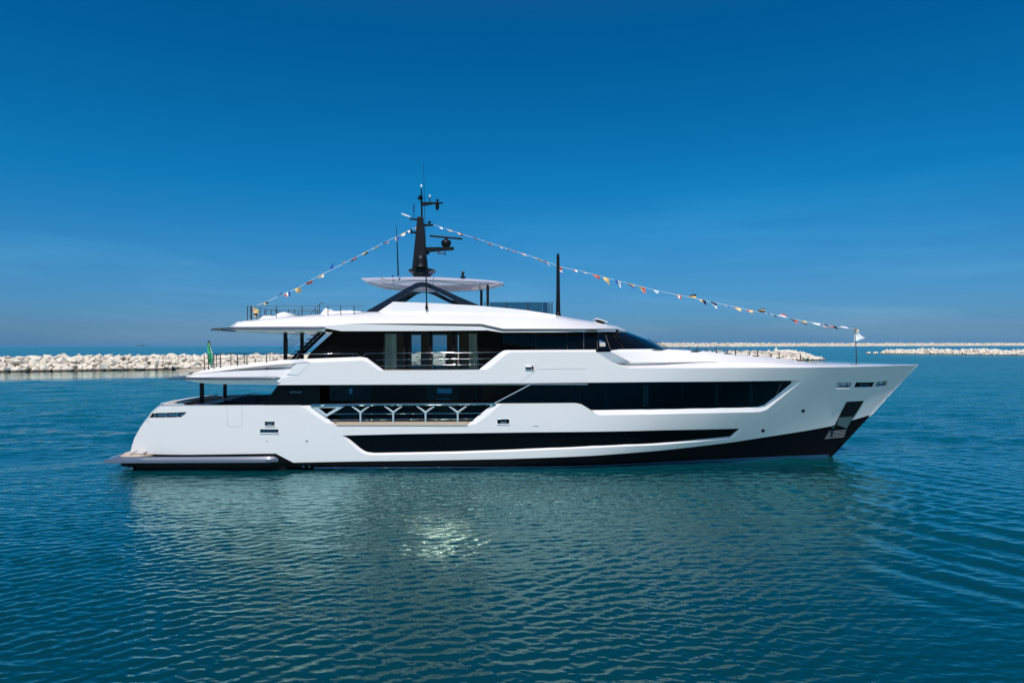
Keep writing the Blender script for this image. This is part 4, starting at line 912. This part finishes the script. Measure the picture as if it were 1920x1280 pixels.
line('flag_string', 'string of signal flags climbing from the aft top deck rail to the mast', AFT,
     [(497, 3, 10, 'yk'), (522, -3.5, 12, 'bn'), (538, 8, 10, 'rwb'), (558, 9, 10, 'yy'), (579, 4, 12, 'rr'), (600, 4.5, 12, 'yw'), (621, -9, 7, 'bb'), (641, -4, 9, 'wr'), (662, 3, 11, 'nr'), (684, 3.5, 10, 'yk'), (703, 2.5, 9, 'wy'), (723, 3, 9, 'nrw'), (743, 7, 10, 'wb'), (755, 4, 8, 'yw'), (768, 3.5, 8, 'wk'), (781, 3, 6, 'ry')], (-3.2, 0))
FORE = [(813, 421.5), (842, 431), (889, 446), (935, 461), (983, 476.5), (1026, 491), (1048, 499.5), (1094, 509), (1137, 521), (1184, 532.5), (1228, 544), (1272, 553), (1318, 562.5), (1357, 571), (1404, 581), (1446, 589), (1486, 598), (1527, 605), (1562, 611.5), (1603, 617)]
line('flag_string', 'long string of signal flags running from the mast past the forward pole to the bow', FORE,
     [(825, 3, 8, 'ww'), (842, 3, 10, 'ykw'), (862, 4, 10, 'yr'), (889, 3, 12, 'rb'), (914, 3.5, 14, 'yr'), (936, 2.5, 10, 'rw'), (949, 2.5, 9, 'wn'), (962, 2.5, 10, 'nr'), (981, 3.5, 12, 'ryw'), (1007, 3.5, 16, 'yr'), (1024, 5, 10, 'rw'),
      (1048, 12, 10, 'rwb'), (1075, 3, 12, 'wrw'), (1094, 2.5, 12, 'kw'), (1117, 6.5, 13, 'rr'), (1136, 10, 11, 'yy'), (1158, 10, 10, 'bw'), (1182, 7, 14, 'yb'), (1203, 9, 12, 'yr'), (1228, 4.5, 11, 'wbw'), (1272, 7, 9, 'rwr'), (1297, -6, 14, 'yk'),
      (1317, 7, 12, 'yn'), (1338, 9, 10, 'nw'), (1359, 2.5, 15, 'rwb'), (1381, 5, 14, 'yy'), (1404, 4.5, 13, 'ry'), (1426, -6, 13, 'kyk'), (1446, 3, 17, 'nwn'), (1466, -5, 13, 'wr'), (1487, 5, 14, 'nr'), (1506, 6, 11, 'yn'), (1528, 3.5, 16, 'ww'),
      (1545, 5.5, 13, 'nwr'), (1562, 4, 14, 'rk'), (1581, -2.5, 14, 'wwb'), (1602, 3, 14, 'yry')], (0, 0))
e = empty('hanging_flag', Q(474, 577, -3.2), 'bunched yellow and navy flag hanging from the aft top deck post', 'flag'); LOC[e.name] = tuple(e.location)
rows_ = [[Q(473+v*4+t*(9+3*math.sin(v*6)), 577+v*17+2*t, -3.25+.1*math.sin(t*5+v*4)) for t in np.linspace(0, 1, 7)] for v in np.linspace(0, 1, 10)]
mb = MB(); cloth(mb, rows_, lambda u, v: 1 if .45 < u < .75 else 0); mb.build('cloth', [FC['y'], FC['n']], e, angle=80)

# ------------------------------------------------------------------ boulders of the breakwaters
m = mat('limestone', (.6, .52, .44), .85); M['rock'] = m
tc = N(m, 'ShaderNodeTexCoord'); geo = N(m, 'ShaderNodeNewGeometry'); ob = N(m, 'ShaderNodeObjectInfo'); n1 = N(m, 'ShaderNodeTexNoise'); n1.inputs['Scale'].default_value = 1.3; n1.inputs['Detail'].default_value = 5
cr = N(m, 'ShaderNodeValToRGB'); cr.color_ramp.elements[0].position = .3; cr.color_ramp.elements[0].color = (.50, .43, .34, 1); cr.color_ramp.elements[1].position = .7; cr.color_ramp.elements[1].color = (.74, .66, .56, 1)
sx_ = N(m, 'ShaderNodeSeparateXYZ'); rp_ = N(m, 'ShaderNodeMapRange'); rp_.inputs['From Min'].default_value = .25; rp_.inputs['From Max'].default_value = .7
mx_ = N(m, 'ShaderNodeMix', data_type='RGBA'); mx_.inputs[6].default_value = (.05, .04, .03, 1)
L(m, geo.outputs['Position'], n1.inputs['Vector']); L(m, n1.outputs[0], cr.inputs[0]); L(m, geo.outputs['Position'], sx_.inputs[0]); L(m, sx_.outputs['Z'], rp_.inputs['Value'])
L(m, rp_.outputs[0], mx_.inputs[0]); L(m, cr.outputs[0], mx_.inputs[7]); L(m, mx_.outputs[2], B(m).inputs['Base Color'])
bp = N(m, 'ShaderNodeBump'); bp.inputs['Strength'].default_value = .6; bp.inputs['Distance'].default_value = .15; L(m, n1.outputs[0], bp.inputs['Height']); L(m, bp.outputs[0], B(m).inputs['Normal'])
def rock_mesh(k):
    r = random.Random(100+k); bm = bmesh.new()
    for _ in range(r.choice((9, 10, 12, 14))):
        v = Vector((r.gauss(0, 1), r.gauss(0, 1), r.gauss(0, 1))).normalized(); s = r.uniform(.85, 1.1)
        bm.verts.new((v.x*s*.70, v.y*s*.55, v.z*s*.42))
    bmesh.ops.convex_hull(bm, input=bm.verts)
    bmesh.ops.delete(bm, geom=[v for v in bm.verts if not v.link_faces], context='VERTS')
    bmesh.ops.bevel(bm, geom=bm.edges[:], offset=.012, segments=1, affect='EDGES')
    me = bpy.data.meshes.new('boulder'); bm.to_mesh(me); bm.free(); me.materials.append(M['rock']); return me
ROCKS = [rock_mesh(k) for k in range(16)]
RV = []
for me in ROCKS:
    me.update(); RV.append((np.array([v.co[:] for v in me.vertices]), [tuple(p.vertices) for p in me.polygons]))
# main breakwater line: starts left of frame, runs away to the right, rounded head
E = Vector((1, .45, 0)).normalized(); NO = Vector((E.y, -E.x, 0))      # NO points to the camera side
O = Vector((-127, 169.6-CAMD, 0))
ind = []; bulk = []
def slope_pos(s, k, rowsz):
    return
ROWS = [(0.0, -.1), (.75, .55), (1.6, 1.15), (2.5, 1.75), (3.4, 2.35), (4.4, 2.85), (5.6, 3.15), (7.2, 3.25)]
s = -16.0; smax = 281.0
while s < smax+6:
    for k, (ofs, z) in enumerate(ROWS):
        step = 1.7
        e_ = 0; sc_z = 1.0; yo = 0
        if s > smax-12:
            t = (s-(smax-12))/18; sc_z = max(0, 1-t**2); yo = 3.5*t*t
        p = O+E*(s+random.uniform(-.55, .55)+(k % 2)*.8)-NO*(ofs+yo+random.uniform(-.25, .25))+Vector((0, 0, z*sc_z+random.uniform(-.12, .12)*(1 if k < 5 else .5)))
        if sc_z <= .02 and k > 1: continue
        size = random.choice((random.uniform(1.2, 1.9), random.uniform(1.8, 3.3)))*(1.0 if k < 5 else .95)*(1.12 if k < 2 else 1)
        rot = (random.uniform(-.35, .35), random.uniform(-.45, .45), random.uniform(0, 6.28))
        d = p.y+CAMD; px = 960+F*p.x/d
        (ind if (-12 < px < 585) else bulk).append((p, size, rot, k, d, random.randrange(16)))
    s += 1.32
ind.sort(key=lambda a: a[4])
bulk += ind[292:]; ind = ind[:292]
LBL = {0: 'pale angular boulder at the waterline of the near breakwater astern of the yacht', 1: 'pale angular boulder on the lower slope of the near breakwater astern of the yacht', 2: 'pale angular boulder midway up the near breakwater astern of the yacht', 3: 'pale angular boulder on the crest of the near breakwater astern of the yacht'}
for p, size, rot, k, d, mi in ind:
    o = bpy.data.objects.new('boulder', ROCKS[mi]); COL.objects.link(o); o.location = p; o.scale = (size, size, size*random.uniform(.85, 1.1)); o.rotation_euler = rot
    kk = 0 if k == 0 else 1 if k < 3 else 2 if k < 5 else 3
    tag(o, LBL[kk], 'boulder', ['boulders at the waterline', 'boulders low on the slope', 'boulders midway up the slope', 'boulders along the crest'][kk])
# low rock wall right of the bow (lone stone at its tip) and the long far mole
A2 = Vector(((1627-960)/F*476, 476-CAMD, 0)); B2 = Vector(((2060-960)/F*372, 372-CAMD, 0)); D2 = (B2-A2); L2 = D2.length; D2.normalize(); N2 = Vector((-D2.y, D2.x, 0)); N2 = N2 if N2.y < 0 else -N2
u = 0.0
while u < L2:
    hgt = 2.3*min(1, max(0, (u-6)/12))+.9*math.sin(u*.21)*.5+.5
    for k in range(5):
        z = k/4*hgt
        p = A2+D2*(u+random.uniform(-.7, .7))-N2*(k*.9)+Vector((0, 0, z-.1)); bulk.append((p, random.uniform(1.9, 3.4), (random.uniform(-.4, .4), random.uniform(-.4, .4), random.uniform(0, 6)), k, 0, random.randrange(16)))
    u += 1.7 if u > 7 else 4.5
for ax, ay, bx, by, hh, stp in ((-30, 1500, 800, 2150, 10.4, 5.5), (790, 2150, 3400, 3300, 10.4, 9.0)):
    a = Vector((ax, ay, 0)); b = Vector((bx, by, 0)); dd = (b-a); ln = dd.length; dd.normalize(); nn = Vector((dd.y, -dd.x, 0)); u = 0
    while u < ln:
        for k in range(5): 
            bulk.append((a+dd*(u+random.uniform(-2, 2))-nn*k*3.2+Vector((0, 0, hh*k/4-1.2)), random.uniform(4.5, 8.5), (random.uniform(-.4, .4), random.uniform(-.4, .4), random.uniform(0, 6)), k, 0, random.randrange(16)))
        u += stp
vs = []; fs = []; o_ = 0
from mathutils import Euler
for p, size, rot, k, d, mi in bulk:
    V, Fc = RV[mi]; Mx = np.array(Euler(rot).to_matrix()); W = (V*size)@Mx.T+np.array(p); vs.append(W); fs += [tuple(i+o_ for i in f) for f in Fc]; o_ += len(W)
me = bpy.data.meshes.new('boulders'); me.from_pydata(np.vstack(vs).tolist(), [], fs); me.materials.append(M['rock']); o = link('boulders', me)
tag(o, 'pale boulders heaped in the farther stretches of the breakwaters', 'boulders', None, 'stuff')
# rubble cores under the boulders
m = mat('rubble_core', (.42, .36, .29), .95); M['core'] = m
mb = MB()
def core(a, b, nrm, w, h, w2=.5):
    mb.add([a+nrm*.2+Vector((0, 0, -2)), a-nrm*w*.72+Vector((0, 0, h)), a-nrm*(w+2)+Vector((0, 0, h)), a-nrm*(w*2+2)+Vector((0, 0, -2)), b+nrm*.2+Vector((0, 0, -2)), b-nrm*w*.72+Vector((0, 0, h)), b-nrm*(w+2)+Vector((0, 0, h)), b-nrm*(w*2+2)+Vector((0, 0, -2))],
           [(0, 1, 5, 4), (1, 2, 6, 5), (2, 3, 7, 6), (0, 3, 2, 1), (4, 5, 6, 7)])
core(O+E*(-22)-NO*.5, O+E*(smax-8)-NO*.5, NO, 6.0, 3.0)
core(A2+D2*14-N2*.6, B2-N2*.6, N2, 3.0, 1.8)
for ax, ay, bx, by in ((-30, 1500, 800, 2150), (790, 2150, 3400, 3300)):
    a = Vector((ax, ay, 0)); b = Vector((bx, by, 0)); dd = (b-a).normalized(); core(a, b, Vector((dd.y, -dd.x, 0)), 11, 8.6)
o = mb.build('breakwater_mound', M['core'], None, smooth=False, weld=False); tag(o, kind='structure')
# small pyramid marker on the breakwater
d_ = 268.; X_, Z_ = XZ(1455, 658.6, d_); mb = MB(); hgt = 1.75; mb.add([(X_-.9, d_-CAMD-.7, Z_-.15), (X_+.9, d_-CAMD-.7, Z_-.15), (X_+.9, d_-CAMD+.9, Z_-.15), (X_-.9, d_-CAMD+.9, Z_-.15), (X_, d_-CAMD, Z_+hgt)], [(0, 1, 4), (1, 2, 4), (2, 3, 4), (3, 0, 4), (0, 3, 2, 1)])
o = mb.build('marker_pyramid', M['rock'], None, smooth=False); tag(o, 'small pale pyramid marker standing on the breakwater behind the foredeck', 'marker')
# faint ships on the horizon, distance haze put into their flat blue-grey colour
ms = mat('hazed_ship_colour', (.07, .11, .19), .9)
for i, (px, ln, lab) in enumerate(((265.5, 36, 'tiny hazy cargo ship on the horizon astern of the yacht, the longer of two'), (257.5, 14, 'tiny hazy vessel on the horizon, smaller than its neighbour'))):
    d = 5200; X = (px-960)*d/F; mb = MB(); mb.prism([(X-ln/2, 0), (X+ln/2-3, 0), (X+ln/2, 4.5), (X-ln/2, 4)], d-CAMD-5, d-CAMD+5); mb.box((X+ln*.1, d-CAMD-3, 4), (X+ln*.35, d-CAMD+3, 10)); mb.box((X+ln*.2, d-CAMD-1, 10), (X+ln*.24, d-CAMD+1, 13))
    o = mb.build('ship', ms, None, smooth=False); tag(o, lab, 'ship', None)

# ------------------------------------------------------------------ water
def water():
    # rows by distance from the camera (dense near), fan-shaped columns
    near = np.array([-2600, -900, -300, -100, -40, -15, -4, 2, 5, 7.5]); a = []
    d = 9.0
    while d < 150: a.append(d); d *= 1.0033 if d < 52 else 1.009
    far = [150*1.06**k for k in range(1, 95)]
    Dd = np.concatenate([near, np.array(a), np.array(far)])
    core_ = np.linspace(-.92, .92, 980)
    ext = np.array([1.05, 1.3, 1.8, 3, 6, 14, 40]); U = np.concatenate([-ext[::-1], core_, ext])
    S = np.where(Dd > 9, Dd, 9+np.abs(Dd-9)*1.0)
    X = U[None, :]*S[:, None]; Yw = np.repeat((Dd-CAMD)[:, None], len(U), 1)
    Z = np.zeros_like(X); r = np.random.default_rng(5)
    dist = np.maximum(Dd, 5)[:, None]
    # gentle breeze ripples
    def wave(lam, ang, amp, ph, mask=1.):
        k = 2*math.pi/lam; a_ = math.radians(ang); pxs = X*math.sin(a_)+Yw*math.cos(a_)
        lc = np.maximum(1.8*dist**2/4508, 3.2*.0033*dist)
        fade = 1/(1+np.exp(np.clip((lc-lam)*6/lam, -30, 30)))
        f_ = k*pxs+ph+1.1*np.sin(.21*X+.33*Yw+ph)+.9*np.sin(.47*X-.41*Yw+2*ph)
        env = np.clip(.95+.55*np.sin(X*math.cos(3*ph)*.38+Yw*math.sin(3*ph)*.38+5*ph)+.45*np.sin(X*.17*math.sin(7*ph)+Yw*.21*math.cos(7*ph)+ph), .12, 2)
        return amp*fade*mask*env*(np.sin(f_)+.22*np.sin(2*f_+1.57)*(lam > .45))
    bowx, bowy = 18.8, 0.0
    sm = lambda v, a, b: np.clip((v-a)/(b-a), 0, 1)**2*(3-2*np.clip((v-a)/(b-a), 0, 1))
    # calm patches: lee of the hull toward the bow, next to the breakwater
    lee = np.exp(-(((X-11)/8.5)**2+((Yw+10.5)/6.0)**2))
    right = sm(X-.42*Yw, 17.2, 20.5)*sm(-Yw, -1, 4)
    bigcalm = 1-.80*lee
    for i in range(64):
        lam = float(np.exp(r.uniform(math.log(.14), math.log(.58)))); ang = r.normal(-13, 28); amp = .0043*lam*r.uniform(.6, 1.3)
        Z += wave(lam, ang, amp, r.uniform(0, 6.28), bigcalm*(1-.55*right))
    for i in range(7):
        lam = r.uniform(1.2, 5); Z += wave(lam, r.normal(-10, 25), .0010*lam*r.uniform(.5, 1), r.uniform(0, 6.28))
    for i in range(34):
        lam = float(np.exp(r.uniform(math.log(1.0), math.log(9)))); Z += wave(lam, r.normal(-8, 26), .0042*lam*r.uniform(.5, 1.3), r.uniform(0, 6.28), sm(Yw, -14, 14))
    # eddies in the lee patch
    for i in range(10):
        lam = r.uniform(.45, 1.2); Z += wave(lam, r.uniform(-45, 45), .0125*lam, r.uniform(0, 6.28), lee)
    # bow wave train fanning out ahead and to the camera side
    for i in range(8):
        lam = .5+.24*i; Z += wave(lam, 62+r.normal(0, 9), .0095*lam, r.uniform(0, 6.28), right*sm(Yw, -26, -15)*np.exp(-np.maximum(0, X-.42*Yw-26)/9))
    dcal = X*NO.x+Yw*NO.y-float(NO.dot(O)); strip_ = 1-.95*sm(-dcal, -58, -44)*sm(dcal, -6, 0)*(1-sm(X, 115, 140)); Z *= strip_
    Z[Dd < 9, :] = 0; Z[:, np.abs(U) > .92] = 0
    nr, nc = X.shape; V = np.empty((nr*nc, 3), np.float32); V[:, 0] = X.ravel(); V[:, 1] = Yw.ravel(); V[:, 2] = Z.ravel()
    i, j = np.meshgrid(np.arange(nr-1), np.arange(nc-1), indexing='ij'); q = (i*nc+j).ravel()
    faces = np.stack([q, q+1, q+nc+1, q+nc], 1).astype(np.int32)
    me = bpy.data.meshes.new('water'); me.vertices.add(len(V)); me.vertices.foreach_set('co', V.ravel())
    me.loops.add(faces.size); me.loops.foreach_set('vertex_index', faces.ravel()); me.polygons.add(len(faces))
    me.polygons.foreach_set('loop_start', np.arange(0, faces.size, 4, dtype=np.int32)); me.polygons.foreach_set('loop_total', np.full(len(faces), 4, np.int32))
    me.update(calc_edges=True); me.polygons.foreach_set('use_smooth', np.ones(len(faces), bool)); return me
m = mat('sea_water', (.0, .03, .045), .04, spec=.5, ior=1.5); M['water'] = m; B(m).inputs['Specular Tint'].default_value = (.58, 1.0, .93, 1)
geo = N(m, 'ShaderNodeNewGeometry')
def noise(scale, sx_=1., sy_=1., det=2., rot=.12, w=0.):
    mp = N(m, 'ShaderNodeMapping'); mp.inputs['Scale'].default_value = (sx_, sy_, 1); mp.inputs['Rotation'].default_value = (0, 0, rot); mp.inputs['Location'].default_value = (w, w*2, 0)
    n_ = N(m, 'ShaderNodeTexNoise'); n_.inputs['Scale'].default_value = scale; n_.inputs['Detail'].default_value = det; n_.inputs['Distortion'].default_value = .3
    L(m, geo.outputs['Position'], mp.inputs[0]); L(m, mp.outputs[0], n_.inputs['Vector']); return n_.outputs[0]
def math_(op, a, b=None, c=None):
    n_ = N(m, 'ShaderNodeMath', operation=op)
    for i, v in enumerate((a, b, c)):
        if v is None: continue
        if isinstance(v, (int, float)): n_.inputs[i].default_value = v
        else: L(m, v, n_.inputs[i])
    return n_.outputs[0]
sp_ = N(m, 'ShaderNodeSeparateXYZ'); L(m, geo.outputs['Position'], sp_.inputs[0])
# distance in front of the main breakwater (metres): calm water there
lin = math_('MULTIPLY_ADD', sp_.outputs['X'], .45/1.0966, math_('MULTIPLY', sp_.outputs['Y'], -1/1.0966))       # n . p
off = float(NO.dot(O)); dcalm = math_('SUBTRACT', lin, off)       # metres on camera side
patch = noise(.02, 1, 2.5, 3, .3)
dc = math_('ADD', dcalm, math_('MULTIPLY', math_('SUBTRACT', patch, .5), 22))
mr = N(m, 'ShaderNodeMapRange'); mr.inputs['From Min'].default_value = 44; mr.inputs['From Max'].default_value = 58; mr.inputs['To Min'].default_value = .07; mr.inputs['To Max'].default_value = 1; L(m, dc, mr.inputs['Value'])
mr2 = N(m, 'ShaderNodeMapRange'); mr2.inputs['From Min'].default_value = -6; mr2.inputs['From Max'].default_value = -2; mr2.inputs['To Min'].default_value = 1; mr2.inputs['To Max'].default_value = 0; L(m, dcalm, mr2.inputs['Value'])
xcut = N(m, 'ShaderNodeMapRange'); xcut.inputs['From Min'].default_value = 115; xcut.inputs['From Max'].default_value = 140; L(m, sp_.outputs['X'], xcut.inputs['Value'])
calm = math_('MAXIMUM', math_('MAXIMUM', mr.outputs[0], mr2.outputs[0]), xcut.outputs[0])
gust = N(m, 'ShaderNodeMapRange'); gust.inputs['From Min'].default_value = .35; gust.inputs['From Max'].default_value = .65; gust.inputs['To Min'].default_value = .85; gust.inputs['To Max'].default_value = 1.12; L(m, noise(.05, .5, 1.6, 3, .2, 3.), gust.inputs['Value'])
sea_ = N(m, 'ShaderNodeMapRange'); sea_.inputs['From Min'].default_value = -8; sea_.inputs['From Max'].default_value = 40; L(m, sp_.outputs['Y'], sea_.inputs['Value'])
h0 = noise(12., .6, 1.1, 2, .3, 2.); h1 = noise(4.2, .55, 1.2, 3, .12); h2 = noise(1.5, .5, 1.3, 2, .2, 5.); h3 = noise(.5, .6, 1.2, 2, .1, 9.); h4 = noise(1.4, .7, 1.1, 3, .1, 13.)
ht_ = math_('ADD', math_('MULTIPLY', h1, .040), math_('ADD', math_('MULTIPLY', h2, .12), math_('MULTIPLY', math_('ADD', math_('MULTIPLY', h3, .45), math_('MULTIPLY', h4, .55)), sea_.outputs[0])))
nearb = N(m, 'ShaderNodeMapRange'); nearb.inputs['From Min'].default_value = -22; nearb.inputs['From Max'].default_value = 6; nearb.inputs['To Min'].default_value = .34; L(m, sp_.outputs['Y'], nearb.inputs['Value'])
ht_ = math_('MULTIPLY', ht_, math_('MULTIPLY', nearb.outputs[0], math_('MULTIPLY', calm, gust.outputs[0])))
ht_ = math_('ADD', ht_, math_('MULTIPLY', math_('MULTIPLY', h0, calm), .0045))
bp = N(m, 'ShaderNodeBump'); bp.inputs['Strength'].default_value = 1; bp.inputs['Distance'].default_value = 1.0; L(m, ht_, bp.inputs['Height']); L(m, bp.outputs[0], B(m).inputs['Normal'])
# body colour: greener shoals, bluer open water
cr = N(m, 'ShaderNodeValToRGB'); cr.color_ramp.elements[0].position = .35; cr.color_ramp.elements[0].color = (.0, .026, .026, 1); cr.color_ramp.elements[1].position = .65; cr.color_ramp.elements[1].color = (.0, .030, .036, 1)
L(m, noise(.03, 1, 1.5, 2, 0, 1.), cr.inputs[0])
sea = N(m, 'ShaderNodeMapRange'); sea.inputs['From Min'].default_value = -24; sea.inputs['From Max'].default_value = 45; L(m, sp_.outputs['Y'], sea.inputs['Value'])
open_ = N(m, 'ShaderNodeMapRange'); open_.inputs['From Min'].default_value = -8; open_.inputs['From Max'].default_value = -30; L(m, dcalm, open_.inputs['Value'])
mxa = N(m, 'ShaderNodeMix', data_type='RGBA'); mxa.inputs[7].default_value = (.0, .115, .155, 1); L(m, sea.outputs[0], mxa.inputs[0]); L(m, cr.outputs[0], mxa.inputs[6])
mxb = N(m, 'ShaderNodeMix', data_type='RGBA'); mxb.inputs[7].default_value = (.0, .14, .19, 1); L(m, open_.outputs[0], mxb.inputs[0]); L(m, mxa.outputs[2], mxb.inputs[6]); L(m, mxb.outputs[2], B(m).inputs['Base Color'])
# ripples too small to resolve act as roughness on the open and breezy water
rough_out = math_('MULTIPLY_ADD', math_('MULTIPLY', calm, math_('MAXIMUM', sea.outputs[0], open_.outputs[0])), .20, .022)
pb = B(m); dif = N(m, 'ShaderNodeBsdfDiffuse'); glo = N(m, 'ShaderNodeBsdfGlossy'); fre = N(m, 'ShaderNodeFresnel'); mixs = N(m, 'ShaderNodeMixShader')
fre.inputs['IOR'].default_value = 1.6; glo.inputs['Color'].default_value = (.64, .98, .93, 1)
for tgt in (dif.inputs['Normal'], glo.inputs['Normal'], fre.inputs['Normal']): L(m, bp.outputs[0], tgt)
gmx = N(m, 'ShaderNodeMix', data_type='RGBA'); gmx.inputs[6].default_value = (.62, .98, .93, 1); gmx.inputs[7].default_value = (1, 1, 1, 1); L(m, math_('MULTIPLY', fre.outputs[0], fre.outputs[0]), gmx.inputs[0]); L(m, gmx.outputs[2], glo.inputs['Color'])
L(m, mxb.outputs[2], dif.inputs['Color']); L(m, rough_out, glo.inputs['Roughness'])
frb = N(m, 'ShaderNodeMath', operation='MULTIPLY', use_clamp=True); frb.inputs[1].default_value = 1.38; L(m, fre.outputs[0], frb.inputs[0]); L(m, frb.outputs[0], mixs.inputs[0]); L(m, dif.outputs[0], mixs.inputs[1]); L(m, glo.outputs[0], mixs.inputs[2])
L(m, mixs.outputs[0], m.node_tree.nodes['Material Output'].inputs['Surface']); m.node_tree.nodes.remove(pb)
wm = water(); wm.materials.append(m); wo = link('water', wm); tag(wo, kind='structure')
# wooded shore behind the camera: seen only mirrored in the glass
mh = mat('wooded_hillside', (.035, .05, .03), .95); mb = MB(); rows_ = []
for j, (yy, hh) in enumerate(((-520, -1), (-560, .25), (-640, .7), (-760, 1), (-1000, .8))):
    rows_.append([(x, yy+20*math.sin(x*.01), -1 if hh < 0 else hh*(38+26*math.sin(x*.0042+1)+12*math.sin(x*.013)+4*math.sin(x*.05+j))) for x in range(-1500, 1501, 20)])
mb.loft(rows_); o = mb.build('hills', mh, None, angle=80); tag(o, kind='structure')
